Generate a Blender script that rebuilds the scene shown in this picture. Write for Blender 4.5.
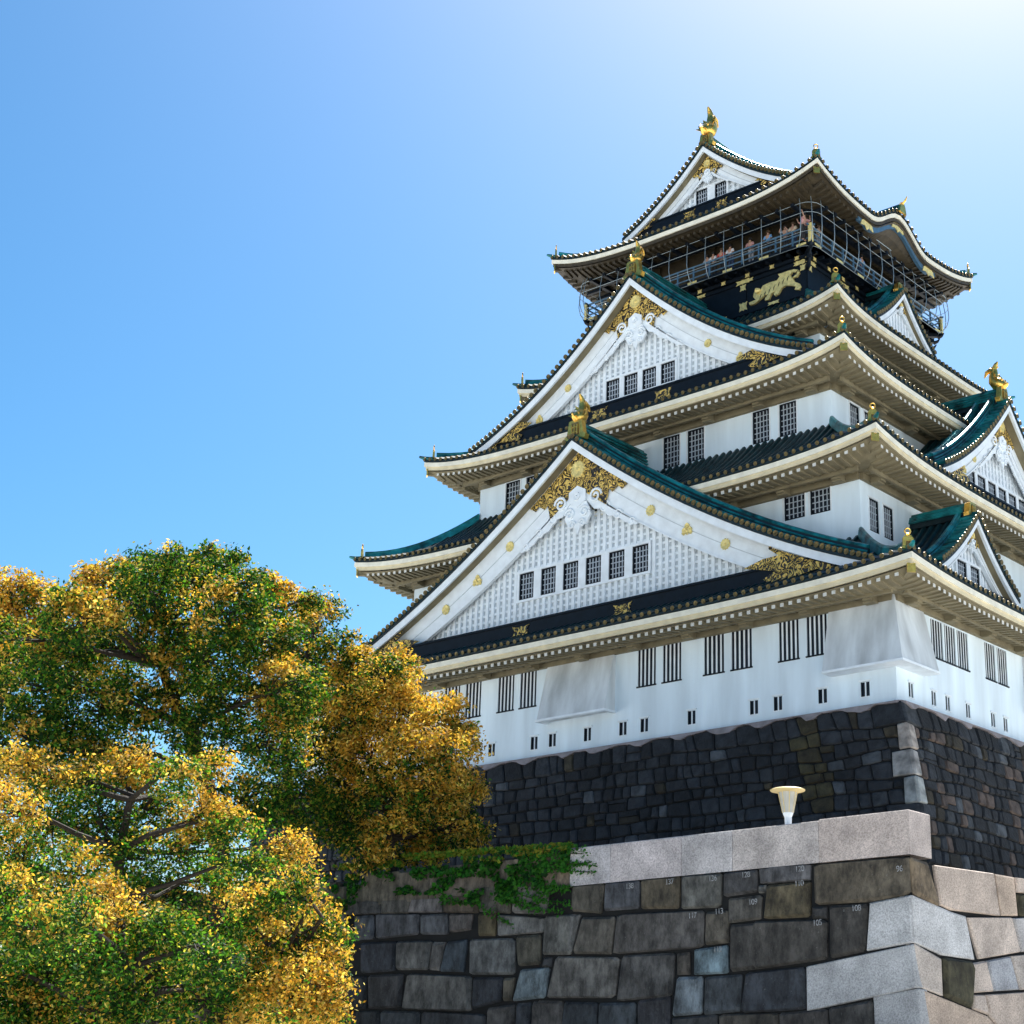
import bpy, math, random
from mathutils import Vector, Matrix, noise
from mathutils.geometry import tessellate_polygon
R=math.radians; PI=math.pi
random.seed(7)
for o in list(bpy.data.objects): bpy.data.objects.remove(o)
sc=bpy.context.scene; COL=sc.collection
# ------------------------------------------------------------ camera, sky, sun, exposure
CX,CY=-19.6,18.695            # plan centre of the keep; its near wall corner is the origin
CAM=Vector((35.884,-61.903,-16.305)); YAW,PITCH,ROLL=R(-37.06),R(18.314),R(-0.041)
F_PX,PPX,PPY=1658.65,187.0,32.34
fw=Vector((math.sin(YAW)*math.cos(PITCH),math.cos(YAW)*math.cos(PITCH),math.sin(PITCH)))
rt=Vector((math.cos(YAW),-math.sin(YAW),0)); up=rt.cross(fw)
cd=bpy.data.cameras.new('camera'); cam=bpy.data.objects.new('camera',cd); COL.objects.link(cam)
cam.matrix_world=Matrix(((rt.x,up.x,-fw.x,CAM.x),(rt.y,up.y,-fw.y,CAM.y),(rt.z,up.z,-fw.z,CAM.z),(0,0,0,1)))
cd.sensor_width=36; cd.lens=F_PX*36/1024; cd.shift_x=-PPX/1024; cd.shift_y=PPY/1024
cd.clip_start=0.5; cd.clip_end=6000; sc.camera=cam
sc.render.resolution_x=1024; sc.render.resolution_y=1024
SUN_AZ,SUN_EL=R(-22),R(55.0)      # azimuth from +Y towards +X
w=bpy.data.worlds.new('World'); sc.world=w; w.use_nodes=True
nt=w.node_tree; bg=nt.nodes['Background']; sky=nt.nodes.new('ShaderNodeTexSky')
sky.sky_type='NISHITA'; sky.sun_disc=False; sky.sun_elevation=SUN_EL; sky.sun_rotation=SUN_AZ
sky.air_density=1.08; sky.dust_density=1.1; sky.ozone_density=3.0
hs=nt.nodes.new('ShaderNodeHueSaturation'); hs.inputs['Saturation'].default_value=1.22; hs.inputs['Hue'].default_value=.492
gm=nt.nodes.new('ShaderNodeGamma'); gm.inputs['Gamma'].default_value=1.36
nt.links.new(sky.outputs[0],hs.inputs['Color']); nt.links.new(hs.outputs[0],gm.inputs['Color']); vs=nt.nodes.new('ShaderNodeVectorMath'); vs.operation='SCALE'; vs.inputs['Scale'].default_value=0.405
vt=nt.nodes.new('ShaderNodeVectorMath'); vt.operation='MULTIPLY'
sp_=nt.nodes.new('ShaderNodeSeparateColor'); dv=nt.nodes.new('ShaderNodeMath'); dv.operation='DIVIDE'; mr=nt.nodes.new('ShaderNodeMapRange'); tm_=nt.nodes.new('ShaderNodeMix'); tm_.data_type='RGBA'
nt.links.new(gm.outputs[0],sp_.inputs[0]); nt.links.new(sp_.outputs[0],dv.inputs[0]); nt.links.new(sp_.outputs[2],dv.inputs[1]); nt.links.new(dv.outputs[0],mr.inputs[0])
mr.inputs[1].default_value=.12; mr.inputs[2].default_value=.70; nt.links.new(mr.outputs[0],tm_.inputs[0])
tm_.inputs[6].default_value=(.76,1.01,.96,1); tm_.inputs[7].default_value=(1.14,.93,.93,1); nt.links.new(tm_.outputs[2],vt.inputs[1])
nt.links.new(gm.outputs[0],vt.inputs[0]); nt.links.new(vt.outputs[0],vs.inputs[0]); nt.links.new(vs.outputs[0],bg.inputs['Color']); bg.inputs['Strength'].default_value=0.08
ld=bpy.data.lights.new('sun','SUN'); ld.energy=5.0; ld.angle=R(0.5); ld.color=(1,0.97,0.91)
lo=bpy.data.objects.new('sun',ld); COL.objects.link(lo)
sd=Vector((math.sin(SUN_AZ)*math.cos(SUN_EL),math.cos(SUN_AZ)*math.cos(SUN_EL),math.sin(SUN_EL)))
lo.rotation_euler=sd.to_track_quat('Z','Y').to_euler()
sc.view_settings.view_transform='Standard'; sc.view_settings.look='None'
sc.view_settings.exposure=1.4; sc.view_settings.gamma=1
def ray(u,v):
    d=fw+rt*((u-512-PPX)/F_PX)-up*((v-512-PPY)/F_PX); return d.normalized()
def at(u,v,dist): return CAM+ray(u,v)*dist
def hit(u,v,P,N):
    d=ray(u,v); return CAM+d*((P-CAM).dot(N)/d.dot(N))
# ------------------------------------------------------------ materials
def mat(name,col,rough=0.7,metal=0.0,var=0.15,scale=3.0,bump=0.0,bscale=20.0,attr=None,streak=False,spec=0.5):
    m=bpy.data.materials.new(name); m.use_nodes=True; n=m.node_tree.nodes; l=m.node_tree.links
    b=n['Principled BSDF']; b.inputs['Roughness'].default_value=rough; b.inputs['Metallic'].default_value=metal
    b.inputs['Specular IOR Level'].default_value=spec
    g=n.new('ShaderNodeNewGeometry'); mp=n.new('ShaderNodeMapping'); l.new(g.outputs['Position'],mp.inputs[0])
    if streak: mp.inputs['Scale'].default_value=(1,1,0.15)
    nz=n.new('ShaderNodeTexNoise'); nz.inputs['Scale'].default_value=scale; nz.inputs['Detail'].default_value=6; l.new(mp.outputs[0],nz.inputs[0])
    rp=n.new('ShaderNodeMapRange'); rp.inputs[1].default_value=0.3; rp.inputs[2].default_value=0.7
    rp.inputs[3].default_value=1-var; rp.inputs[4].default_value=1+var; l.new(nz.outputs[0],rp.inputs[0])
    mx=n.new('ShaderNodeMix'); mx.data_type='RGBA'; mx.blend_type='MULTIPLY'; mx.inputs[0].default_value=1
    if attr:
        a=n.new('ShaderNodeAttribute'); a.attribute_name=attr; l.new(a.outputs['Color'],mx.inputs[6])
    else: mx.inputs[6].default_value=(*col,1)
    l.new(rp.outputs[0],mx.inputs[7]); l.new(mx.outputs[2],b.inputs['Base Color'])
    if bump:
        n2=n.new('ShaderNodeTexNoise'); n2.inputs['Scale'].default_value=bscale; n2.inputs['Detail'].default_value=8; l.new(g.outputs['Position'],n2.inputs[0])
        bp=n.new('ShaderNodeBump'); bp.inputs['Strength'].default_value=bump; bp.inputs['Distance'].default_value=0.05
        l.new(n2.outputs[0],bp.inputs['Height']); l.new(bp.outputs[0],b.inputs['Normal'])
    return m
M={}
M['plaster']=mat('white_plaster',(.70,.82,.90),.85,var=.13,scale=.9,bump=.15,bscale=6,streak=True)
M['trim']=mat('white_trim',(.76,.83,.88),.7,var=.08,scale=2,bump=.1)
M['fasc']=mat('fascia_cream_white',(.76,.74,.62),.75,var=.12,scale=2,bump=.1)
M['tip']=mat('rafter_tip_white',(.60,.62,.60),.8,var=.15,scale=3)
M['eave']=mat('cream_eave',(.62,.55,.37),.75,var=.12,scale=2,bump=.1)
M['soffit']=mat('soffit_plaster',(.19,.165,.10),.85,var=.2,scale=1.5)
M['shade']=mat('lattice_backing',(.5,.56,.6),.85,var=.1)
M['copper']=mat('teal_copper',(.008,.16,.17),.36,.3,var=.85,scale=1.6,bump=.2,bscale=9)
M['copper_shaded']=mat('shaded_roof_tile',(.003,.028,.034),.5,.1,var=.6,scale=3)  # near-black copy of the copper: shade on the tile rows painted into the colour
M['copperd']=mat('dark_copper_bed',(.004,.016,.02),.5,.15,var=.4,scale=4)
M['bronze']=mat('tile_end_bronze',(.19,.135,.05),.45,.6,var=.4,scale=6)
M['gold']=mat('gold_leaf',(.95,.58,.13),.33,1.0,var=.2,scale=5,bump=.3,bscale=14)
M['goldp']=mat('gold_paint',(.80,.66,.26),.45,.4,var=.25,scale=6,bump=.3,bscale=20)
M['black']=mat('black_lacquer',(.004,.008,.014),.5,var=.3,scale=3,spec=.2)
M['brown']=mat('dark_timber',(.035,.026,.012),.6,var=.4,scale=3)
M['glass']=mat('dark_pane',(.010,.014,.022),.35,var=.3,scale=2,spec=.25)
M['bars']=mat('grey_lattice_bars',(.42,.48,.54),.6,var=.1)
M['bluerail']=mat('pale_blue_rail',(.06,.13,.20),.45,.2,var=.2)
M['steel']=mat('pale_steel',(.26,.32,.35),.4,.6,var=.1)
M['stone']=mat('old_stone',(.2,.2,.2),.88,var=.55,scale=2.2,bump=1.0,bscale=7,attr='tone')
def bigstone():
    m=mat('mottled_block_stone',(.2,.2,.2),.9,var=.45,scale=1.3,bump=1.0,bscale=5,attr='tone'); n=m.node_tree.nodes; l=m.node_tree.links; b=n['Principled BSDF']
    src=b.inputs['Base Color'].links[0].from_socket; g=n.new('ShaderNodeNewGeometry')
    mp=n.new('ShaderNodeMapping'); mp.inputs['Scale'].default_value=(1.3,1.3,.6); l.new(g.outputs['Position'],mp.inputs[0])
    z=n.new('ShaderNodeTexNoise'); z.inputs['Scale'].default_value=2.2; z.inputs['Detail'].default_value=9; z.inputs['Roughness'].default_value=.75; l.new(mp.outputs[0],z.inputs[0])
    rr=n.new('ShaderNodeMapRange'); rr.inputs[1].default_value=.38; rr.inputs[2].default_value=.60; rr.inputs[3].default_value=.38; rr.inputs[4].default_value=1.36; l.new(z.outputs[0],rr.inputs[0])
    mx=n.new('ShaderNodeMix'); mx.data_type='RGBA'; mx.blend_type='MULTIPLY'; mx.inputs[0].default_value=1; l.new(src,mx.inputs[6]); l.new(rr.outputs[0],mx.inputs[7])
    z2=n.new('ShaderNodeTexNoise'); z2.inputs['Scale'].default_value=7; z2.inputs['Detail'].default_value=10; z2.inputs['Roughness'].default_value=.85; l.new(g.outputs['Position'],z2.inputs[0])
    r2=n.new('ShaderNodeMapRange'); r2.inputs[1].default_value=.60; r2.inputs[2].default_value=.72; l.new(z2.outputs[0],r2.inputs[0])
    m2=n.new('ShaderNodeMix'); m2.data_type='RGBA'; l.new(r2.outputs[0],m2.inputs[0]); l.new(mx.outputs[2],m2.inputs[6]); m2.inputs[7].default_value=(.30,.31,.30,1)
    l.new(m2.outputs[2],b.inputs['Base Color']); return m
M['big']=bigstone()
M['joint']=mat('dark_joint',(.006,.007,.008),.95,var=.3)
M['mortar']=mat('pinkish_plaster_edge',(.27,.24,.245),.9,var=.25,scale=2,bump=.4)
M['chalk']=mat('white_number_paint',(.27,.28,.29),.9,var=.6,scale=14)
M['bark']=mat('bark',(.028,.020,.013),.9,var=.4,scale=4,bump=.8,bscale=12)
M['lampcap']=mat('yellowed_lamp_cap',(.60,.48,.22),.4,var=.1)
M['lampglass']=mat('frosted_lamp_glass',(.42,.42,.38),.25,var=.08)
M['ground']=mat('packed_gravel_ground',(.58,.57,.54),.95,var=.2,scale=.5,bump=.4)
M['terrace']=mat('pale_gravel',(.60,.58,.53),.95,var=.2,scale=.8,bump=.4)
def filigree():
    m=bpy.data.materials.new('gold_filigree'); m.use_nodes=True; n=m.node_tree.nodes; l=m.node_tree.links; b=n['Principled BSDF']
    g=n.new('ShaderNodeNewGeometry'); nz=n.new('ShaderNodeTexNoise'); nz.inputs['Scale'].default_value=2.1; nz.inputs['Detail'].default_value=1.0; nz.inputs['Distortion'].default_value=1.2
    l.new(g.outputs['Position'],nz.inputs[0])
    a=n.new('ShaderNodeMath'); a.operation='MULTIPLY'; a.inputs[1].default_value=34; l.new(nz.outputs[0],a.inputs[0])
    s=n.new('ShaderNodeMath'); s.operation='SINE'; l.new(a.outputs[0],s.inputs[0])
    r=n.new('ShaderNodeMapRange'); r.inputs[1].default_value=-.15; r.inputs[2].default_value=.1; l.new(s.outputs[0],r.inputs[0])
    mx=n.new('ShaderNodeMix'); mx.data_type='RGBA'; mx.inputs[6].default_value=(.02,.015,.01,1); mx.inputs[7].default_value=(.80,.56,.15,1)
    l.new(r.outputs[0],mx.inputs[0]); l.new(mx.outputs[2],b.inputs['Base Color']); b.inputs['Roughness'].default_value=.4
    mm=n.new('ShaderNodeMath'); mm.operation='MULTIPLY'; mm.inputs[1].default_value=.5; l.new(r.outputs[0],mm.inputs[0]); l.new(mm.outputs[0],b.inputs['Metallic'])
    bp=n.new('ShaderNodeBump'); bp.inputs['Strength'].default_value=.7; bp.inputs['Distance'].default_value=.06; l.new(s.outputs[0],bp.inputs['Height']); l.new(bp.outputs[0],b.inputs['Normal'])
    return m
M['fili']=filigree()
def granite():
    m=mat('speckled_granite',(.4,.36,.32),.8,var=.3,scale=1.0,bump=.5,bscale=16,attr='tone'); n=m.node_tree.nodes; l=m.node_tree.links
    b=n['Principled BSDF']; src=b.inputs['Base Color'].links[0].from_socket
    g=n.new('ShaderNodeNewGeometry'); z=n.new('ShaderNodeTexNoise'); z.inputs['Scale'].default_value=20; z.inputs['Detail'].default_value=6; z.inputs['Roughness'].default_value=.8; l.new(g.outputs['Position'],z.inputs[0])
    r=n.new('ShaderNodeMapRange'); r.inputs[1].default_value=.36; r.inputs[2].default_value=.60; r.inputs[3].default_value=.55; r.inputs[4].default_value=1.3; l.new(z.outputs[0],r.inputs[0])
    mx=n.new('ShaderNodeMix'); mx.data_type='RGBA'; mx.blend_type='MULTIPLY'; mx.inputs[0].default_value=1; l.new(src,mx.inputs[6]); l.new(r.outputs[0],mx.inputs[7]); l.new(mx.outputs[2],b.inputs['Base Color'])
    return m
M['granite']=granite()
M['boxplaster1']=M['boxplaster2']=mat('greyer_plaster',(.56,.61,.64),.88,var=.3,scale=1.1,bump=.2,bscale=6,streak=True)  # greyer plaster for the drop boxes, mottled by stretched noise
def leafmat(name):
    m=bpy.data.materials.new(name); m.use_nodes=True; n=m.node_tree.nodes; l=m.node_tree.links
    a=n.new('ShaderNodeAttribute'); a.attribute_name='tone'
    b=n['Principled BSDF']; b.inputs['Roughness'].default_value=.7; b.inputs['Specular IOR Level'].default_value=.15; l.new(a.outputs['Color'],b.inputs['Base Color'])
    t=n.new('ShaderNodeBsdfTranslucent'); mu=n.new('ShaderNodeMix'); mu.data_type='RGBA'; mu.blend_type='MULTIPLY'; mu.inputs[0].default_value=1
    l.new(a.outputs['Color'],mu.inputs[6]); mu.inputs[7].default_value=(1.15,1.1,.6,1); l.new(mu.outputs[2],t.inputs['Color'])
    ms=n.new('ShaderNodeMixShader'); ms.inputs[0].default_value=.40; l.new(b.outputs[0],ms.inputs[1]); l.new(t.outputs[0],ms.inputs[2])
    l.new(ms.outputs[0],n['Material Output'].inputs['Surface']); return m
M['leaf']=leafmat('leaves')
# ------------------------------------------------------------ mesh builder
class MB:
    def __init__(s): s.v=[]; s.f=[]; s.m=[]; s.t=[]; s.cuts=[0]
    def cut(s):
        if len(s.f)>s.cuts[-1]: s.cuts.append(len(s.f))
    def add(s,vs,fs,m=0,t=None):
        k=len(s.v); s.v.extend([tuple(p) for p in vs])
        for f in fs: s.f.append(tuple(i+k for i in f)); s.m.append(m); s.t.append(t)
    def hexa(s,a,m=0,t=None):   # 8 points: bottom ring 0-3, top ring 4-7
        s.add(a,[(0,3,2,1),(4,5,6,7),(0,1,5,4),(1,2,6,5),(2,3,7,6),(3,0,4,7)],m,t)
    def box(s,p,q,m=0):
        x0,y0,z0=[min(a,b) for a,b in zip(p,q)]; x1,y1,z1=[max(a,b) for a,b in zip(p,q)]
        s.hexa([(x0,y0,z0),(x1,y0,z0),(x1,y1,z0),(x0,y1,z0),(x0,y0,z1),(x1,y0,z1),(x1,y1,z1),(x0,y1,z1)],m)
    def lbox(s,F,u0,u1,v0,v1,z0,z1,m=0):   # box in a local frame F(u,v,z)
        s.hexa([F(u0,v0,z0),F(u1,v0,z0),F(u1,v1,z0),F(u0,v1,z0),F(u0,v0,z1),F(u1,v0,z1),F(u1,v1,z1),F(u0,v1,z1)],m)
    def strip(s,sec,m=0,cap=True,close=True):  # sweep list of sections (lists of points)
        n=len(sec[0]); k=len(s.v)
        for c in sec: s.v.extend([tuple(p) for p in c])
        for i in range(len(sec)-1):
            for j in range(n if close else n-1):
                a=k+i*n+j; b=k+i*n+(j+1)%n; s.f.append((a,b,b+n,a+n)); s.m.append(m); s.t.append(None)
        if cap and close:
            e=k+(len(sec)-1)*n
            s.f.append(tuple(range(k+n-1,k-1,-1))); s.f.append(tuple(range(e,e+n))); s.m+= [m,m]; s.t+=[None,None]
    def tube(s,pts,r,n=8,m=0,cap=True,flat=1.0):
        pts=[Vector(p) for p in pts]; sec=[]
        prev=None
        for i,p in enumerate(pts):
            d=(pts[min(i+1,len(pts)-1)]-pts[max(i-1,0)]).normalized()
            a=Vector((0,0,1)) if abs(d.z)<.95 else Vector((1,0,0))
            if prev is not None: a=prev
            x=d.cross(a)
            if x.length<1e-4: x=d.cross(Vector((0,1,0)))
            x.normalize(); y=x.cross(d).normalized(); prev=y
            rr=r[i] if isinstance(r,(list,tuple)) else r
            sec.append([p+(x*math.cos(2*PI*j/n)*flat+y*math.sin(2*PI*j/n))*rr for j in range(n)])
        s.strip(sec,m,cap)
    def poly(s,pts,dirv,th,m=0,t=None):  # extrude planar polygon (3D pts) along dirv by th
        pts=[Vector(p) for p in pts]; d=Vector(dirv)*th; n=len(pts)
        tri=tessellate_polygon([pts]); q=[p+d for p in pts]
        k=len(s.v); s.v.extend([tuple(p) for p in pts+q])
        for a,b,c in tri:
            s.f.append((k+a,k+b,k+c)); s.f.append((k+n+c,k+n+b,k+n+a)); s.m+=[m,m]; s.t+=[t,t]
        for i in range(n):
            j=(i+1)%n; s.f.append((k+i,k+j,k+n+j,k+n+i)); s.m.append(m); s.t.append(t)
    def disc(s,c,nrm,r,th,n=14,m=0,lobes=0):
        nrm=Vector(nrm).normalized(); a=nrm.cross(Vector((0,0,1)))
        if a.length<.1: a=Vector((1,0,0))
        a.normalize(); b=a.cross(nrm); c=Vector(c); R1=[];R2=[];
        for j in range(n):
            an=2*PI*j/n; k=1-.16*(j%2) if lobes else 1
            e=a*math.cos(an)+b*math.sin(an); R1.append(c+e*r*k); R2.append(c+e*r*k*.9+nrm*th)
        R3=[c+(p-c-nrm*th)*.3+nrm*th*.6 for p in R2]; R4=[c+(p-c-nrm*th*.6)*.6+nrm*th*1.3 for p in R3]
        s.strip([R1,R2,R3,R4],m)
    def build(s,name,mats,parent=None,smooth=False,label=None,loc=None,stuff=False):
        if not isinstance(mats,(list,tuple)): mats=[mats]
        s.cut()
        if len(s.cuts)>2:      # several pieces: one object each
            cs=s.cuts; first=None
            for a,b in zip(cs[:-1],cs[1:]):
                q=MB(); mp={}
                for f in s.f[a:b]:
                    nf=[]
                    for i in f:
                        if i not in mp: mp[i]=len(q.v); q.v.append(s.v[i])
                        nf.append(mp[i])
                    q.f.append(tuple(nf))
                q.m=s.m[a:b]; q.t=s.t[a:b]; o=q.build(name,mats,parent,smooth,label,loc,stuff); first=first or o
            return first
        me=bpy.data.meshes.new(name)
        v=s.v
        if loc is not None: v=[(p[0]-loc[0],p[1]-loc[1],p[2]-loc[2]) for p in v]
        me.from_pydata(v,[],s.f)
        for m in mats: me.materials.append(m)
        me.polygons.foreach_set('material_index',s.m)
        if any(t is not None for t in s.t):
            ca=me.color_attributes.new('tone','FLOAT_COLOR','CORNER'); buf=[]
            for f,t in zip(s.f,s.t):
                t=t or (.05,.05,.05); buf.extend((t[0],t[1],t[2],1)*len(f))
            ca.data.foreach_set('color',buf)
        if smooth:
            me.polygons.foreach_set('use_smooth',[True]*len(s.f)); me.set_sharp_from_angle(angle=R(38))
        me.update()
        o=bpy.data.objects.new(name,me); COL.objects.link(o)
        if loc is not None: o.location=loc
        if parent is not None:
            o.parent=parent; 
        if label: o['label']=label
        if stuff: o['kind']='stuff'
        return o
def rel(root,mb): pass
def empty(name,loc,label=None,cat=None,group=None):
    o=bpy.data.objects.new(name,None); COL.objects.link(o); o.location=loc
    tag(o,label,cat,group); return o
def tag(o,label=None,cat=None,group=None,kind=None):
    if label: o['label']=label
    if cat: o['category']=cat
    if group: o['group']=group
    if kind: o['kind']=kind
    return o
# ------------------------------------------------------------ ground
g=MB(); g.add([(-3000,-3000,-18),(3000,-3000,-18),(3000,3000,-18),(-3000,3000,-18)],[(0,1,2,3)])
tag(g.build('ground',M['ground']),kind='structure')
# ------------------------------------------------------------ the keep
keep=empty('castle_keep',(0,0,0),'white five tiered castle keep with teal copper roofs and gold ornaments','castle')
# side frames: F(u along face to the right seen from outside, v outwards, z)
def frame(side):
    if side=='front': return lambda u,v,z: Vector((CX+u,-v,z))          # u from centre; v from y=0 outwards
    if side=='right': return lambda u,v,z: Vector((v,CY+u,z))            # v from x=0 outwards
    if side=='back':  return lambda u,v,z: Vector((CX-u,2*CY+v,z))
    return lambda u,v,z: Vector((2*CX-v,CY-u,z))
FR={s:frame(s) for s in ('front','right','back','left')}
H,D=19.6,CY
def walls(ix,iy,z0,z1,name,m,label,holes=None):
    """four walls of a storey, inset ix,iy, solid ring 0.5 m thick; holes[side]=[(u0,u1,z0,z1)] are real openings"""
    mb=MB(); holes=holes or {}
    for s in FR:
        fr=s in('front','back'); half=(H-ix) if fr else (D-iy); off=iy if fr else ix; F=FR[s]
        hs=sorted(holes.get(s,[]))
        us=sorted(set([-half,half]+[a for h in hs for a in h[:2]])); zs=sorted(set([z0,z1]+[a for h in hs for a in h[2:4]]))
        for i in range(len(us)-1):
            for j in range(len(zs)-1):
                um,zm=(us[i]+us[i+1])/2,(zs[j]+zs[j+1])/2
                if any(h[0]<um<h[1] and h[2]<zm<h[3] for h in hs): continue
                a,b,c,d=us[i],us[i+1],zs[j],zs[j+1]
                mb.add([F(a,-off,c),F(b,-off,c),F(b,-off,d),F(a,-off,d)],[(0,1,2,3)])
        for h in hs:
            a,b,c,d=h[:4]; q=[(a,c),(b,c),(b,d),(a,d)]
            for k in range(4):
                p1,p2=q[k],q[(k+1)%4]
                mb.add([F(p1[0],-off,p1[1]),F(p2[0],-off,p2[1]),F(p2[0],-off-.35,p2[1]),F(p1[0],-off-.35,p1[1])],[(3,2,1,0)])
    return mb.build(name,m,keep,label=label)
def window(side,off,u0,u1,z0,z1,style='lattice',parent=keep,rec=.12):
    F=FR[side]; mb=MB()
    mb.lbox(F,u0+.002,u1-.002,-off-rec-.06,-off-rec,z0+.002,z1-.002)
    o=mb.build('window',M['glass'],parent)
    b=MB(); v0=-off-rec+.003
    if style=='lattice':
        t=.07
        b.lbox(F,u0+.004,u0+t,v0,v0+.09,z0+.004,z1-.004,1); b.lbox(F,u1-t,u1-.004,v0,v0+.09,z0+.004,z1-.004,1)
        b.lbox(F,u0+t,u1-t,v0,v0+.09,z0+.004,z0+t,1); b.lbox(F,u0+t,u1-t,v0,v0+.09,z1-t,z1-.004,1)
        n=5 if u1-u0>.8 else 4; k=max(4,int((z1-z0)/.3))
        for i in range(1,n): x=u0+(u1-u0)*i/n; b.lbox(F,x-.022,x+.022,v0,v0+.05,z0+t,z1-t)
        for i in range(1,k): z=z0+(z1-z0)*i/k; b.lbox(F,u0+t,u1-t,v0,v0+.046,z-.02,z+.02)
        b.build('frame',[M['bars'],M['black']],o)
    elif style=='bars':
        n=4
        for i in range(n):
            x=u0+(u1-u0)*(i+.75)/(n+.5); bw_=.045 if side in('front','back') else .028; b.lbox(F,x-bw_,x+bw_,v0+.0,v0+.02,z0+.003,z1-.003)
        b.build('bars',M['trim'],o)
        s=MB(); s.lbox(F,u0-.05,u1+.05,-off+.003,-off+.05,z0-.07,z0-.003); s.build('sill',M['black'],o)
    else:
        x=(u0+u1)/2; b.lbox(F,x-.03,x+.03,v0,v0+.03,z0+.003,z1-.003); b.lbox(F,u0+.003,u0+.06,v0,v0+.06,z0+.003,z1-.003,1)
        b.build('bars',[M['trim'],M['black']],o)
        s=MB(); s.lbox(F,u0-.08,u1+.08,-off+.003,-off+.07,z1+.02,z1+.09); s.cut(); s.lbox(F,u0-.05,u1+.05,-off+.003,-off+.04,z0-.05,z0-.01); s.build('sill',M['trim'],o)
    return o
# window tables (u measured from the face centre)
xf=lambda x:x-CX; yr=lambda y:y-CY
T1w={'front':[],'right':[],'left':[],'back':[]}
for a,b in [(-6.2,-3.55),(-10.56,-7.75),(-14.66,-11.95),(-24.15,-21.43),(-28.15,-25.4),(-32.3,-29.6),(-36.2,-33.6)]:
    c=(a+b)/2; T1w['front']+=[(xf(a),xf(c-.22),2.72,4.7),(xf(c+.22),xf(b),2.72,4.7)]
for a,b in [(3.3,4.4),(4.58,5.62),(5.8,6.85),(8.55,9.6),(9.85,10.87),(20,21.1),(21.5,22.6),(25,26.1),(26.5,27.6)]:
    T1w['right'].append((yr(a),yr(b),2.7,4.5))
T1s={'front':[],'right':[]}
for x in (-24.45,-21.45,-20.2,-17.85,-15.55,-14.2,-11.3,-7.65,-6.3,-3.85,-1.6,-27.5,-31,-33.5): T1s['front'].append((xf(x-.22),xf(x+.22),.42,1.07))
for y in (1.25,3.3,4.6,6.55,9.05,10.35,13,15.5,17,20,22.5): T1s['right'].append((yr(y-.2),yr(y+.2),.38,1.02))
def merge(a,b): return {k:a.get(k,[])+b.get(k,[]) for k in set(a)|set(b)}
walls(0,0,-.02,5.6,'wall',M['plaster'],'lowest white plaster wall with barred windows and small ports',merge(T1w,T1s))
for s in T1w:
    for h in T1w[s]: window(s,0,*h,style='bars',rec=.05)
for s in T1s:
    for h in T1s[s]: window(s,0,*h,style='port',rec=.04).name='gun_port'
T2w={'front':[(xf(a),xf(b),11.15,12.72) for a,b in [(-8.43,-7.18),(-6.86,-5.66),(-33.55,-32.3),(-32.0,-30.8)]],
     'right':[(yr(a),yr(b),10.0,11.72) for a,b in [(4.77,5.69),(6.13,7.08),(11.9,12.85),(13.2,14.1),(30.3,31.2),(31.6,32.5)]]}
walls(3.945,3.945,8.0,14.0,'wall',M['plaster'],'second white plaster wall with lattice windows',T2w)
T3w={'front':[(xf(a),xf(b),16.86,18.75) for a,b in [(-18.06,-16.9),(-16.35,-15.2),(-11.92,-10.82),(-10.17,-9.07),(-30.17,-29.02),(-28.5,-27.35),(-24.0,-22.9),(-22.3,-21.2)]],
     'right':[(yr(a),yr(b),17.2,18.68) for a,b in [(7.99,8.97),(9.48,10.45),(27,28),(28.5,29.5)]]}
walls(6.87,6.21,15.5,20.7,'wall',M['plaster'],'third white plaster wall with lattice windows',T3w)
walls(10.1,10.3,21.5,26.2,'wall',M['plaster'],'fourth white plaster wall behind the great gable')
for T,offx,offy in ((T2w,3.945,3.945),(T3w,6.87,6.21)):
    for s in T:
        for h in T[s]:
            off=offy if s=='front' else offx
            o=window(s,off,*h)
            t=MB(); F=FR[s]; a,b,c,d=h
            t.lbox(F,a-.1,b+.1,-off+.003,-off+.035,d+.005,d+.09); t.lbox(F,a-.09,a-.005,-off+.003,-off+.03,c,d); t.lbox(F,b+.005,b+.09,-off+.003,-off+.03,c,d)
            t.build('surround',M['trim'],o)
# flared stone drop boxes
def flare(F,u0,u1,z0,z1,out,name='drop_box'):
    mb=MB(); mb.hexa([F(u0,.0,z0),F(u0,out,z0),F(u1,out,z0),F(u1,.0,z0),F(u0,.0,z1),F(u0,.04,z1),F(u1,.04,z1),F(u1,.0,z1)])
    o=mb.build(name,M['boxplaster1'],keep)
    l=MB(); l.lbox(F,u0-.08,u1+.08,out-.16,out+.05,z0-.12,z0-.004); l.lbox(F,u0-.08,u0+.1,.02,out-.162,z0-.12,z0-.004); l.lbox(F,u1-.1,u1+.08,.02,out-.162,z0-.12,z0-.004); l.build('lip',M['trim'],o)
flare(FR['front'],xf(-20.55),xf(-16.1),1.7,5.0,.85)
flare(FR['right'],yr(12.6),yr(17.0),1.7,5.0,.85)
mb=MB(); o_=.8
def ringbox(z0,z1,a,b):
    A=[(-3.35,-a,z0),(a,-a,z0),(a,2.45,z0),(-.0,2.45,z0),(0,0,z0),(-3.35,0,z0)]
    B=[(-3.35,-b,z1),(b,-b,z1),(b,2.45,z1),(-.0,2.45,z1),(0,0,z1),(-3.35,0,z1)]
    mb.strip([A,B])
ringbox(1.66,5.0,.8,.04)
o=mb.build('drop_box',M['boxplaster2'],keep,label='white flared box wrapping the near wall corner')
mb=MB(); ringbox(1.54,1.655,.86,.86); 
mb.build('lip',M['trim'],o)
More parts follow.
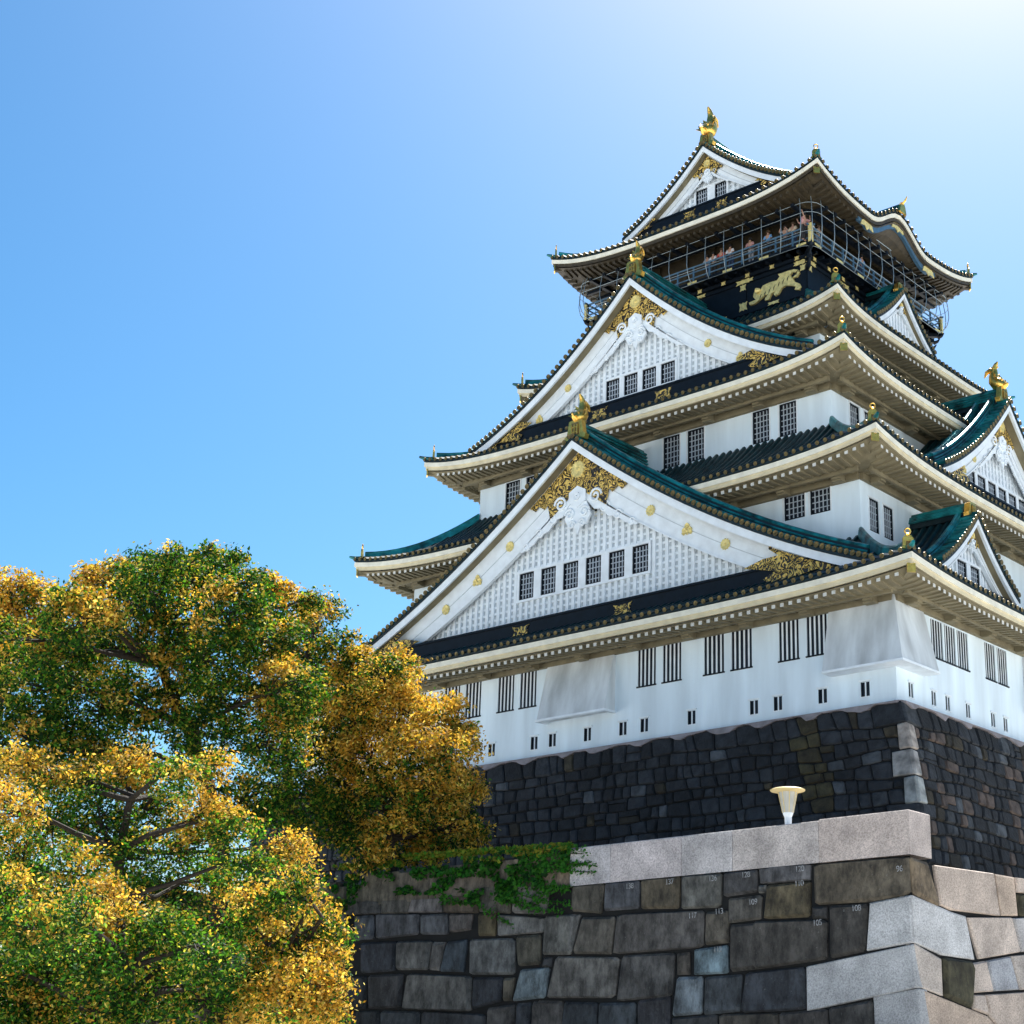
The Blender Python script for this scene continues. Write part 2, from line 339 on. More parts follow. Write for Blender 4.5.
# ------------------------------------------------------------ skirt roofs
def skirt(idx,ox,oy,ix,iy,ze,lift,zi,wx,wy,label,p=5.0,bump=None,dark=False,rows=True,wallz=None):
    """ox,oy outer insets; ix,iy inner insets; ze fascia top mid; zi inner tile height; wx,wy wall insets below"""
    root=MB(); hx,hy=H-ox,D-oy; jx,jy=H-ix,D-iy
    def half(s,t): return (jx+(hx-jx)*t) if s in('front','back') else (jy+(hy-jy)*t)
    def vout(s,t):
        a,b=((-iy),(-oy)) if s in('front','back') else ((-ix),(-ox)); return a+(b-a)*t
    def zo(s,u,t=1.0):
        q=min(1,abs(u)/half(s,t)); z=lift*q**p
        return z
    def ze_at(s,u,t=1.0):
        z=ze+zo(s,u,t)*(t*t if t<1 else 1)
        if bump and s in('right','left'): z+=bump(u)
        return z
    def ztile(s,u,t):
        g=t*(1+.52*(1-t)); e=ze+.30+(lift*min(1,abs(u)/half(s,t))**p)*t*t
        z=zi+(e-zi)*g
        if bump and s in('right','left') and bump(u)>.01: z=max(z,ze+.30+bump(u)+.02)
        return z
    NS=48; NT=6
    for s in FR:
        F=FR[s]
        for i in range(NS):
            for j in range(NT):
                q=[]
                for (a,b) in ((i,j),(i+1,j),(i+1,j+1),(i,j+1)):
                    t=b/NT; S=-1+2*a/NS; S=math.copysign(abs(S)**.85,S); u=S*half(s,t); q.append(F(u,vout(s,t),ztile(s,u,t)))
                root.add(q,[(0,1,2,3)] if True else 0)
    R_=root.build('roof',M['copperd'],keep,label=label)
    # tile rows and their round ends
    rw=MB(); en=MB(); fa=MB(); ra=MB(); so=MB()
    pitch=.46
    for s in FR:
        F=FR[s]; W=abs(vout(s,1)-vout(s,0)); n=int(half(s,1)*2/pitch)
        for i in range(n+1):
            u=-half(s,1)+.08+i*(2*half(s,1)-.16)/n
            pts=[]; 
            for j in range(9):
                t=1-j/8*1.0
                if abs(u)>half(s,t)+.001: break
                pts.append(F(u,vout(s,t)+(.06 if j==0 else 0),ztile(s,u,t)+.05))
            if len(pts)>1: rw.tube(pts,.115,6,0,True)
            z=ztile(s,u,1)+.045
            en.disc(F(u,vout(s,1)+.062,z),F(0,1,0)-F(0,0,0),.12,.03,10)
            # flat tile lip between the rows
            if i<n:
                u2=u+(2*half(s,1)-.16)/n; z2=ztile(s,u2,1)
                fa.hexa([F(u,vout(s,1)-.1,z-.16),F(u,vout(s,1)+.02,z-.16),F(u2,vout(s,1)+.02,z2-.115),F(u2,vout(s,1)-.1,z2-.115),
                         F(u,vout(s,1)-.1,z-.05),F(u,vout(s,1)+.02,z-.05),F(u2,vout(s,1)+.02,z2-.0),F(u2,vout(s,1)-.1,z2)],2)
        # fascia boards and soffit
        N=64
        U=[math.copysign(abs(-1+2*k/N)**.8,-1+2*k/N)*half(s,1) for k in range(N+1)]
        def bar(d0,d1,za,zb,m):
            sec=[]
            for u in U:
                k0=(half(s,1)-d0)/half(s,1); k1=(half(s,1)-d1)/half(s,1); z=ze_at(s,u)
                vo=vout(s,1)
                sec.append([F(u*k0,vo-d0,z+za),F(u*k0,vo-d0,z+zb),F(u*k1,vo-d1,z+zb),F(u*k1,vo-d1,z+za)])
            fa.strip(sec,m)
        bar(.0,.10,-.13,.14,0)
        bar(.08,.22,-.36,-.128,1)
        # rafters
        off=wy if s in('front','back') else wx; vw=-off; vo=vout(s,1)-.3
        nr=int(2*half(s,1)/.47); L=vo-vw
        for i in range(nr+1):
            u=-half(s,1)+.5+i*(2*half(s,1)-1.0)/nr
            pts=[]
            for k in range(5):
                a=k/4; v=vo+(vw-vo)*a
                hv=half(s,1)-(vout(s,1)-v)
                if abs(u)>hv: break
                lf=ze_at(s,u)-ze; pts.append((v,ze-.62+lf*(1-a)**2+.30*a))
            if len(pts)<2: continue
            sec=[[F(u-.085,v,z),F(u+.085,v,z),F(u+.085,v,z+.16),F(u-.085,v,z+.16)] for v,z in pts]
            ra.strip(sec,3 if not dark else 2)
            v,z=pts[0]; ra.lbox(F,u-.09,u+.09,v+.002,v+.03,z-.005,z+.165,0 if not dark else 2)
        for i in range(len(U)-1):
            for k in range(4):
                q=[]
                for (ii,kk) in ((i,k),(i+1,k),(i+1,k+1),(i,k+1)):
                    a=kk/4; v=vo+.2+(vw-vo-.2)*a; r=(half(s,1)-(vout(s,1)-v))/half(s,1); u=U[ii]*r
                    lf=ze_at(s,U[ii])-ze; q.append(F(u,v,ze-.44-.15*min(1,kk*.8)+lf*(1-a)**2+.30*a))
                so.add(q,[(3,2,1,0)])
        # wall-top beam with bracket blocks
        hw=(H-wx) if s in('front','back') else (D-wy); zb=(wallz if wallz else ze-.62)
        if not dark:
            so.lbox(F,-hw,hw,vw+.004,vw+.22,zb-.28,zb+.1)
            nb=max(2,int(2*hw/3.4))
            for i in range(nb+1):
                u=-hw+.9+i*(2*hw-1.8)/nb; so.lbox(F,u-.22,u+.22,vw+.222,vw+.85,zb-.3,zb+.02); so.lbox(F,u-.3,u+.3,vw+.3,vw+.72,zb-.38,zb-.302)
            so.lbox(F,-hw-.5,hw+.5,vw+.86,vw+1.02,zb-.2,zb+.08)
    rw.build('tile_row',M['copper_shaded'],R_,smooth=True,stuff=True)
    en.build('tile_end',M['bronze'],R_,stuff=True)
    fa.build('fascia',[M['fasc'],M['eave'] if not dark else M['brown'],M['copperd']],R_)
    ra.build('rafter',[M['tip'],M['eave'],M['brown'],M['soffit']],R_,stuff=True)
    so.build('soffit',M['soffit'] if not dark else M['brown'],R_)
    # hips
    hp=MB(); go=MB(); tp=MB()
    for sx in (1,-1):
        for sy in (1,-1):
            s='front' if sy<0 else 'back'; hp.cut(); go.cut(); tp.cut()
            pts=[]
            for k in range(13):
                t=k/12; hu=half('front',t); x=CX+sx*hu; y=CY+sy*(D-(iy+(oy-iy)*t)); pts.append(Vector((x,y,ztile('front',hu,t))))
            d=Vector((pts[-1].x-pts[0].x,pts[-1].y-pts[0].y,0)).normalized(); n=Vector((-d.y,d.x,0))
            L=len(pts); cut=pts[:-1]
            sec=[[p-n*.17,p+n*.17,p+n*.13+Vector((0,0,.38)),p-n*.13+Vector((0,0,.38))] for p in cut]
            hp.strip(sec); hp.tube([p+Vector((0,0,.42)) for p in cut],.12,8)
            hp.tube([pts[-3]+Vector((0,0,.1)),pts[-2]+Vector((0,0,.12)),pts[-1]+Vector((0,0,.10)),pts[-1]+d*.32+Vector((0,0,.18))],[.13,.13,.13,.07],8)
            e=pts[-2]+d*.12
            # gold ridge-end: horseshoe plate with ring on top
            zz=Vector((0,0,1))
            pl=[(-.34,-.05),(-.24,.1),(-.24,.42),(-.14,.56),(.14,.56),(.24,.42),(.24,.1),(.34,-.05),(.12,-.05),(.1,.3),(-.1,.3),(-.12,-.05)]
            go.poly([e+n*a+zz*(b+.1) for a,b in pl],d,.12)
            go.poly([e+n*a+zz*(b+.1)+d*.02 for a,b in [(-.1,0),(.1,0),(.1,.3),(-.1,.3)]],d,.05,1)
            rp=[e+zz*(.86)+n*(.13*math.cos(k*PI/5))+zz*(.13*math.sin(k*PI/5))+d*.06 for k in range(11)]; go.tube(rp,.035,6,0,False)
            # corner rafter with gold cap
            c=pts[-1]+Vector((0,0,-1.0))-d*.25; c0=c-d*(2.6)+zz*(-.05)
            q=[[c0-n*.14,c0+n*.14,c0+n*.14+zz*.3,c0-n*.14+zz*.3],[c-n*.14,c+n*.14,c+n*.14+zz*.32,c-n*.14+zz*.32]]
            tp.strip(q,0); q=[[c+d*.003-n*.19-zz*.05,c+d*.003+n*.19-zz*.05,c+d*.003+n*.19+zz*.36,c+d*.003-n*.19+zz*.36],[c+d*.08-n*.19-zz*.05,c+d*.08+n*.19-zz*.05,c+d*.08+n*.19+zz*.36,c+d*.08-n*.19+zz*.36]]
            tp.strip(q,1)
    hp.build('hip_ridge',M['copper'],R_,smooth=True); go.build('ridge_end_ornament',[M['gold'],M['bronze']],R_); tp.build('corner_rafter',[M['soffit'] if not dark else M['brown'],M['gold']],R_)
    return R_,ztile,ze_at
skirt(1,-2.39,-2.39,3.945,3.945,5.14,.52,9.4,0,0,'lowest wide teal roof skirt',wallz=4.84)
skirt(2,1.37,1.37,6.87,6.21,13.03,.8,16.75,3.945,3.945,'second teal roof skirt',wallz=12.68)
skirt(3,4.43,3.71,10.1,10.3,19.42,.85,23.6,6.87,6.21,'third teal roof skirt',wallz=19.05)
skirt(4,7.6,8.36,12.0,12.0,25.15,.8,28.1,10.1,10.3,'fourth teal roof skirt',wallz=24.8)
def kbump(u):
    a=abs(u)
    return 0 if a>3.6 else 1.5*(.5+.5*math.cos(PI*a/3.6))**1.15
r5,zt5,ze5=skirt(5,9.31,9.31,13.4,12.9,33.9,1.05,36.55,12.2,12.2,'topmost teal roof skirt with a curved gable in its right eave',p=3.6,bump=kbump,dark=True)
# ------------------------------------------------------------ gables
def spiral(c,eu,ez,r,turns,dirn=1,n=18):
    return [c+eu*(dirn*r*(1-.8*k/n)*math.cos(turns*2*PI*k/n))+ez*(r*(1-.8*k/n)*math.sin(turns*2*PI*k/n)) for k in range(n+1)]
def gable(side,vp,uc,w,za,zf,a,depth,zb,hb0,hb1,wins,band,label,big=1.0,fish=0,plate=1.0,roundels=(),recess=1.0):
    """side frame; vp barge plane v; uc centre u; w half width; za/zf apex/foot of the white verge line; zb lattice base"""
    F0=FR[side]; F=lambda u,v,z: F0(uc+u,vp+v,z)
    top=lambda d: za-(za-zf)*(abs(d)/w)*(1+a*(1-abs(d)/w))
    hb=lambda d: hb0+(hb1-hb0)*min(1,abs(d)/w)
    eu=(F(1,0,0)-F(0,0,0)); ev=(F(0,1,0)-F(0,0,0)); ez=Vector((0,0,1)); b1=recess*.55; b2=recess
    N=44; DS=[w*1.03*(-1+2*k/N) for k in range(N+1)]
    # root: tiled roof surface
    mb=MB()
    sec=[[F(d,.22,top(d)+.30),F(d,-depth,top(d)+.30),F(d,-depth,top(d)+.10),F(d,.22,top(d)+.10)] for d in DS]; mb.strip(sec)
    G=mb.build('gable',M['copperd'],keep,label=label)
    # tile rows running down slope
    mb=MB(); v=-.95
    while v>-depth+.1:
        for sg in (-1,1):
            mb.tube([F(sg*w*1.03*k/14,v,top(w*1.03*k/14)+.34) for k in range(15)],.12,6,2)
        v-=.46
    # short cross tiles along the verge
    L=0; step=.40*big**.3; 
    n=int(w*1.25/step); pos=[w*1.02*(k+.4)/n for k in range(n)]
    en=MB()
    for d in pos:
        for sg in (-1,1):
            z=top(d)+.40; mb.tube([F(sg*d,.26,z),F(sg*d,-.62,z+.04)],.125,6)
            en.disc(F(sg*d,.262,z),ev,.15,.035,10)
    # descending ridges
    for vv,hh in ((-.75,.62*big**.5),(-1.75,.5*big**.5)):
        if big<.5 and vv<-1: continue
        for sg in (-1,1):
            ds=[w*.97*k/16 for k in range(17)]
            mb.strip([[F(sg*d,vv+.16,top(d)+.3),F(sg*d,vv-.16,top(d)+.3),F(sg*d,vv-.12,top(d)+.3+hh),F(sg*d,vv+.12,top(d)+.3+hh)] for d in ds],1)
            for k in (0,1,2): mb.tube([F(sg*d,vv+.17-.015*k,top(d)+.40+.17*k) for d in ds],.055,6)
            mb.tube([F(sg*d,vv,top(d)+.36+hh) for d in ds],.13,8)
    # main ridge
    rh=.95*plate
    mb.strip([[F(-.42,v,top(0)+.1),F(.42,v,top(0)+.1),F(.26,v,top(0)+.2+rh),F(-.26,v,top(0)+.2+rh)] for v in (-.5,-depth)],1)
    for k in range(4):
        zz=top(0)+.45+k*(rh-.3)/3.2
        for sg in(-1,1): mb.tube([F(sg*(.42-.035*k),-.46,zz),F(sg*(.42-.035*k),-depth,zz)],.06,6)
    mb.tube([F(0,-.48,top(0)+.27+rh),F(0,-depth,top(0)+.27+rh)],.17,8)
    mb.build('tile_row',[M['copper'],M['copperd'],M['copper_shaded']],G,smooth=True,stuff=True)
    en.build('tile_end',M['bronze'],G,stuff=True)
    # verge strip, soffit, barge board
    mb=MB()
    mb.strip([[F(d,.16,top(d)-.34*big**.4),F(d,.16,top(d)+.10),F(d,-.0,top(d)+.10),F(d,-.0,top(d)-.30*big**.4)] for d in DS],0)
    mb.strip([[F(d,-.001,top(d)-.2),F(d,-.001,top(d)-.05),F(d,-b2-.1,top(d)-.05),F(d,-b2-.1,top(d)-.2)] for d in DS],2)
    bot=lambda d: max(top(d)-hb(d), zb+.0)
    dd=[d for d in DS if top(d)-.21>zb+.05]
    mb.strip([[F(d,-b1,bot(d)),F(d,-b1,top(d)-.21),F(d,-b1-.16,top(d)-.21),F(d,-b1-.16,bot(d))] for d in dd],0)
    mid=lambda d: top(d)-.21-(hb(d)-.21)*.52
    mb.strip([[F(d,-b1+.02,max(bot(d),mid(d)-.02)),F(d,-b1+.02,max(bot(d),mid(d)+.02)+.01),F(d,-b1-.01,max(bot(d),mid(d)+.02)+.01),F(d,-b1-.01,max(bot(d),mid(d)-.02))] for d in dd],1)
    mb.strip([[F(d,-b1+.06,bot(d)-.0),F(d,-b1+.06,bot(d)+.10),F(d,-b1-.0,bot(d)+.10),F(d,-b1-.0,bot(d))] for d in dd],0)
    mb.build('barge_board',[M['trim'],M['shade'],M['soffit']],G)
    # backing wall and lattice
    mb=MB(); pl=[F(d,-b2-.12,top(d)-.3) for d in dd]+[F(dd[-1],-b2-.12,zb-.2),F(dd[0],-b2-.12,zb-.2)]
    mb.poly(pl,ev,.05,1)
    inw=lambda u,z: any(h[0]-.12<u<h[1]+.12 and h[2]-.1<z<h[3]+.1 for h in wins)
    sp=.42*big**.2; nb=int(w/sp)
    for i in range(-nb,nb+1):
        u=(i+.5)*sp
        if abs(u)>w: continue
        zt=top(u)-.3
        if zt<zb+.1: continue
        segs=[(zb,zt)]
        for h in wins:
            if h[0]-.14<u<h[1]+.14:
                segs=[(zb,h[2]-.1),(h[3]+.1,zt)]
        for z0,z1 in segs:
            if z1>z0+.02: mb.lbox(F,u-.10,u+.10,-b2-.07,-b2+.05,z0,z1,0)
    z=zb+.25
    while z<za-1:
        # half width at which top(d)-.4 = z
        d=0
        while d<w and top(d)-.35>z: d+=.1
        cuts=sorted([(h[0]-.1,h[1]+.1) for h in wins if h[2]-.1<z<h[3]+.1]); x=-d
        for c0,c1 in cuts+[(d,d)]:
            if c0>x+.05: mb.lbox(F,x,min(c0,d),-b2-.07,-b2-.005,z-.06,z+.06,0)
            x=max(x,c1)
        z+=.36
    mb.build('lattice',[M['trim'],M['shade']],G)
    # windows with their shared surround
    if wins:
        x0=min(h[0] for h in wins); x1=max(h[1] for h in wins); z0,z1=wins[0][2],wins[0][3]
        off=-(vp-b2)
        mb=MB(); mb.lbox(F,x0-.16,x1+.16,-b2-.05,-b2+.12,z1+.004,z1+.14); mb.lbox(F,x0-.16,x1+.16,-b2-.05,-b2+.12,z0-.14,z0-.004)
        ws=sorted(wins); ed=[x0-.16]+[e for h in ws for e in (h[0]-.004,h[1]+.004)]+[x1+.16]
        for k in range(0,len(ed),2): mb.lbox(F,ed[k],ed[k+1],-b2-.05,-b2+.10,z0-.003,z1+.003)
        mb.build('window_surround',M['trim'],G)
        for h in ws:
            window(side,off-.06,uc+h[0],uc+h[1],h[2],h[3],parent=G,rec=.1)
            # kept as sub-part: frame merged below
    # black beam with gold plates
    if band:
        bz0,bz1,bw=band; mb=MB()
        mb.lbox(F,-bw,bw,-b2-.1,-.12,bz0,bz1-.12,0); mb.lbox(F,-bw,bw,-b2-.1,-.05,bz1-.12+.002,bz1,0)
        o=mb.build('base_beam',M['black'],G)
        mb=MB(); hh=min(.32,(bz1-bz0)*.3); zc=bz1-.12-hh*1.35; ww=hh*2.0
        for u in [-bw*.225,bw*.225]:
            pp=[(-1,-1),(-.5,-.72),(0,-.8),(.5,-.72),(1,-1),(.68,-.1),(.8,0),(.68,.1),(1,1),(.5,.72),(0,.8),(-.5,.72),(-1,1),(-.68,.1),(-.8,0),(-.68,-.1)]
            mb.cut(); mb.poly([F(u+p*ww,-.118,zc+q*hh) for p,q in pp],ev,.04)
        mb.build('gold_plate',M['fili'],G)
    # filigree at apex and feet
    mb=MB(); n=16; dl=w*.19
    lo_=lambda d: top(d)-hb(d)*(1.0-.0)+.02
    for sg in (-1,1):
        mb.cut()
        ptsT=[(sg*dl*k/n, top(dl*k/n)-.36) for k in range(n+1)]
        ptsB=[]
        for k in range(n,-1,-1):
            d=dl*k/n; f=d/dl
            zlow=lo_(d) if f<.62 else None
            if zlow is None: g=(f-.62)/.38; zlow=lo_(d)+(hb(d)-.4)*(.45+.5*g)+.12*math.sin(k*2.1)*hb0/2
            ptsB.append((sg*d,zlow))
        mb.poly([F(u,-b1+.07,z) for u,z in ptsT+ptsB],ev,.04,0)
        mb.cut()
        if big>.5:
            pT=[(sg*w*(.69+.28*k/8),top(w*(.69+.28*k/8))-.38*big**.4) for k in range(9)]
            d1=.83*w; zf_=top(w*.69)
            pB=[(sg*w*.90,top(w*.9)-.38-.45*(hb1-.3)),(sg*w*.84,zb-.52*hb1),(sg*w*.70,zb-.72*hb1),(sg*w*.67,zb-.5*hb1),(sg*w*.71,zb-.3*hb1),(sg*w*.61,zb+.02),(sg*w*.67,zb+.2*hb1),(sg*w*.72,zb+.22*hb1),(sg*w*.69,zb+.5*hb1),(sg*w*.715,zb+.62*hb1)]
            mb.poly([F(u,-.045,z) for u,z in pT+pB],ev,.03,0); mb.cut()
    mb.build('gold_filigree',M['fili'],G)
    mb=MB(); mb.disc(F(0,-b1+.12,za-.36-hb0*.42),ev,.22*hb0,.07,32,0,1)
    for i,f in enumerate(roundels):
        for sg in(-1,1):
            d=w*f; z=top(d)-.21-(hb(d)-.21)*.5
            mb.cut()
            if i%2==0: mb.disc(F(sg*d,-b1+.03,z),ev,.13*hb0,.05,24,0,1)
            else:
                for q in (-1,0,1): mb.disc(F(sg*d+q*.07*hb0,-b1+.03,z-.04*hb0+(.09*hb0 if q==0 else 0)),ev,.07*hb0,.05,8,0,1)
                for q in (-1,0,1): mb.disc(F(sg*d+q*.09*hb0,-b1+.032,z-.10*hb0),ev,.05*hb0,.05,8,0,1)
    mb.build('gold_crest',M['goldp'],G)
    # white carved pendant
    mb=MB(); s=hb0*(.50 if big>.8 else .36); c=F(0,-b1-.02,za-hb0-.42*s)
    hx=[(c+eu*(.55*s*math.cos(PI/3*k+PI/6))+ez*(.5*s*math.sin(PI/3*k+PI/6))) for k in range(6)]; mb.poly(hx,ev,.2)
    mb.disc(c+ev*.2,ev,.2*s,.1,12,0)
    body=[(-.5,-.3),(.5,-.3),(.75,-.9),(.5,-1.35),(.2,-1.3),(0,-1.75),(-.2,-1.3),(-.5,-1.35),(-.75,-.9)]
    mb.poly([c+eu*(x*s)+ez*(z*s) for x,z in body],ev,.12)
    for sg in (-1,1):
        mb.tube(spiral(c+eu*(sg*.42*s)+ez*(-.75*s)+ev*.16,eu,ez,.28*s,1.4,sg),.05*s+.01,6)
        mb.tube(spiral(c+eu*(sg*.3*s)+ez*(-1.25*s)+ev*.14,eu,ez,.2*s,1.3,-sg),.04*s+.01,6)
        mb.tube(spiral(c+eu*(sg*1.0*s)+ez*(-.15*s)+ev*.1,eu,ez,.36*s,1.5,sg),.06*s+.01,6)
        for j in range(3):
            d=(1.5+.75*j)*s; zz=min(c.z-.1*s,top(d)-hb(d)-.12*s)
            p=F(sg*d,-b1+.02,zz); mb.tube(spiral(p,eu,ez,(.30-.05*j)*s,1.3,sg),.05*s+.01,6)
        arm=[F(sg*x*s,-b1-.02,min(c.z+.1*s,top(x*s)-hb(x*s))+dz*s) for x,dz in [(.5,.1),(1.3,.1),(2.2,.06),(3.4,.02),(3.3,-.12),(2.6,-.3),(2.2,-.22),(1.7,-.45),(1.3,-.3),(.9,-.5),(.5,-.3)]]
        mb.poly(arm,ev,.08)
    mb.build('carved_pendant',M['trim'],G)
    # ridge end plate (gold) and fish
    mb=MB(); zr=top(0)+.28; ph=1.08*plate; V0=-.50
    pp=[(-.62,-.1),(-.72,.15),(-.55,.25),(-.42,.95),(-.3,1.0),(.3,1.0),(.42,.95),(.55,.25),(.72,.15),(.62,-.1),(.3,.02),(-.3,.02)]
    mb.strip([[F(x*plate*1.05,V0+.1,zr+y*ph) for x,y in pp],[F(x*plate*1.05,V0+.42,zr+y*ph) for x,y in pp]],0)
    mb.poly([F(x*plate,V0+.425,zr+.16*ph+y*ph) for x,y in [(-.3,0),(.3,0),(.22,.68),(-.22,.68)]],ev,.03,1)
    for i in range(3): mb.lbox(F,(-.2+.2*i-.03)*plate,(-.2+.2*i+.03)*plate,V0+.456,V0+.50,zr+.22*ph,zr+.72*ph,0)
    for i in range(2): mb.lbox(F,-.24*plate,.24*plate,V0+.456,V0+.49,zr+(.32+.25*i)*ph,zr+(.36+.25*i)*ph,0)
    mb.build('ridge_end_plate',[M['gold'],M['bronze']],G)
    if fish:
        s=fish; mb=MB(); z0=zr+ph
        P=lambda v,z,u=0: F(u*s,-.45+v*s,z0+z*s)
        body=[P(.45,.10),P(.25,.22),P(-.05,.36),P(-.26,.64),P(-.30,.98),P(-.22,1.28),P(-.16,1.45)]
        mb.tube(body,[.24*s,.42*s,.48*s,.42*s,.33*s,.24*s,.17*s],12)
        mb.tube([P(.36,.04),P(.64,.16),P(.74,.28)],[.2*s,.14*s,.05*s],8)
        mb.tube([P(-.18,1.35),P(-.20,1.6),P(-.08,1.82),P(.06,2.0)],[.16*s,.19*s,.14*s,.05*s],8)
        mb.tube([P(-.24,1.3),P(-.52,1.5),P(-.82,1.38),P(-1.0,1.05)],[.15*s,.18*s,.14*s,.04*s],8)
        for sg in(-1,1):
            mb.tube([P(.3,.34,sg*.18),P(.44,.5,sg*.28),P(.36,.72,sg*.36)],[.09*s,.07*s,.02*s],6)
            mb.poly([P(.05,.3,sg*.34),P(.3,.5,sg*.74),P(.12,.6,sg*.6),P(.12,.84,sg*.68),P(-.1,.62,sg*.4)],ev,.06*s)
            mb.poly([P(-.22,.85,sg*.22),P(.0,1.05,sg*.56),P(-.12,1.06,sg*.44),P(-.08,1.28,sg*.46),P(-.22,1.1,sg*.2)],ev,.06*s)
        for k in range(5):
            p=body[1+k]; q=body[2+k]; back=-ev*(.42*s)+ez*(.2*s); mb.poly([p-ev*(.12*s),q-ev*(.12*s),(p+q)/2+back],eu,.05*s)
        mb.poly([P(-.3,1.25),P(-.1,1.5),P(.1,1.62),P(-.02,1.66),P(.06,1.85),P(-.2,1.7),P(-.45,1.72),P(-.4,1.5)],eu,.07*s)
        mb.build('roof_fish',M['gold'],G,smooth=True)
    return G
def wins(n,c,wd,pitch,z0,z1): return [(c+(i-(n-1)/2)*pitch-wd/2,c+(i-(n-1)/2)*pitch+wd/2,z0,z1) for i in range(n)]
gable('front',-.36,0,18.3,16.97,6.55,.37,6.2,7.72,2.45,1.45,wins(6,0,1.06,1.59,9.12,10.62),(5.9,7.62,15.6),'largest front gable with six windows over the lowest roof',1.0,.82,1.0,(.27,.40,.53))
gable('front',-5.02,0,12.3,28.65,20.5,.47,7.1,21.55,2.05,1.2,wins(4,0,1.0,1.36,21.95,23.2),(20.0,21.42,10.4),'upper front gable with four windows',1.0,.72,.95,(.42,.60))
gable('front',-12.13,0,6.35,40.9,36.35,.36,13.2,37.2,1.35,.7,wins(2,0,.9,1.5,37.35,38.55),(36.3,37.1,5.6),'topmost front gable under the highest roof fish',.6,1.05,.85,(),recess=.8)
gable('right',-.4,yr(9.1),4.0,10.95,7.5,.3,3.6,7.6,.95,.55,wins(2,0,.95,1.35,7.75,8.75),(7.0,7.6,3.6),'small right gable with two windows over the lowest roof',.4,0,.62,(),recess=.6)
gable('right',-.4,yr(28.3),4.0,10.95,7.5,.3,3.6,7.6,.95,.55,wins(2,0,.95,1.35,7.75,8.75),(7.0,7.6,3.6),'far small right gable over the lowest roof',.4,0,.62,(),recess=.6)
gable('right',-2.9,0,8.1,21.05,14.7,.4,7.2,15.0,1.8,1.1,wins(6,0,.95,1.25,15.2,16.4),(14.3,15.0,7.4),'large right gable with a gold roof fish over the second roof',.9,.85,.85,(.42,.58))
gable('right',-9.4,0,3.5,30.1,27.0,.3,2.9,27.2,.75,.45,[],None,'small plain right gable under the balcony',.35,0,.5,(),recess=.4)
# ------------------------------------------------------------ top storey: black body, balcony, net
tw=MB()
IB=11.9
for s in FR:
    F=FR[s]; h=H-IB if s in('front','back') else D-IB
    tw.lbox(F,-h,h,-IB-.3,-IB,27.48,30.88)
    tw.lbox(F,-h-.08,h+.08,-IB+.002,-IB+.10,30.20,30.42); tw.lbox(F,-h-.22,h+.22,-IB+.002,-IB+.24,30.48,30.68); tw.lbox(F,-h-.1,h+.1,-IB+.002,-IB+.12,28.13,28.38)
    for f in (-1,-.42,.42,1): tw.lbox(F,f*(h-.2)-.2,f*(h-.2)+.2,-IB+.002,-IB+.07,27.58,30.18)
    n=int(2*h/.75)
    for i in range(n+1):
        u=-h+.2+i*(2*h-.4)/n; tw.lbox(F,u-.1,u+.1,-IB+.002,-IB+.62,30.70,30.88)
top=tw.build('wall',M['black'],keep,label='black lacquered top storey wall with gold mounts')
gp=MB()
for s in('front','right'):
    F=FR[s]; h=H-IB if s=='front' else D-IB
    def plate(u,z,a,b,v):
        z+=.58; gp.cut()
        pp=[(-1,-1),(-.3,-.7),(0,-1),(.3,-.7),(1,-1),(.75,0),(1,1),(.3,.75),(0,1),(-.3,.75),(-1,1),(-.75,0)]
        gp.poly([F(u+p*a,v,z+q*b) for p,q in pp],F(0,1,0)-F(0,0,0),.03)
    n=9
    for i in range(n):
        u=-h+.5+i*(2*h-1)/(n-1)
        plate(u,30.0,.16,.13,-IB+.245)
        if i%2==0: plate(u,29.73,.34,.11,-IB+.105)
    for f in (-1,-.42,.42,1):
        u=f*(h-.2); plate(u,29.36,.22,.2,-IB+.075); plate(u,29.73,.5,.15,-IB+.106) ; (plate(u,28.1,.3,.28,-IB+.075) if abs(f)<.9 else None)
    for u in (-h*.7,-h*.2,h*.2,h*.7): plate(u,27.68,.42,.1,-IB+.125)
gp.build('gold_mount',M['goldp'],top)
tz=[(480,835),(475,815),(510,800),(528,793),(508,770),(515,735),(530,715),(560,720),(585,680),(640,655),(695,640),(716,610),(703,590),(735,583),(780,565),(830,552),(862,556),(872,580),(850,612),(818,617),(845,592),(848,572),(812,577),(798,600),(820,620),(830,648),(870,663),(887,690),(870,712),(833,712),(845,687),(800,680),(760,680),(730,700),(708,745),(680,762),(668,745),(690,718),(650,745),(632,790),(600,797),(603,777),(628,750),(600,755),(560,790),(520,822)]
pl=[hit(690+u*130/1024,200+v*130/1024,Vector((0,IB-.0,0)),Vector((0,1,0))) for u,v in tz]
for k in range(2):
    mb=MB(); off=0 if k==0 else -7.6
    q=[Vector((p.x+off,IB-.004,p.z)) for p in pl]; c=sum(q,Vector())/len(q)
    mb.poly(q,(0,-1,0),.14); 
    for i in range(9):   # stripes and body swell
        x=c.x-1.3+i*.33; zc=c.z-.28+ .10*i
        mb.tube([(x,IB-.145,zc-.17),(x+.05,IB-.155,zc+.02),(x+.15,IB-.145,zc+.17)],[.008,.028,.008],5,1)
    hp_=q[6]; mb.tube([hp_+Vector((0,-.1,-.1)),hp_+Vector((.12,-.22,-.14)),hp_+Vector((.3,-.12,-.1))],[.12,.2,.12],8)
    mb.build('tiger_relief',[M['goldp'],M['black']],top,smooth=False)
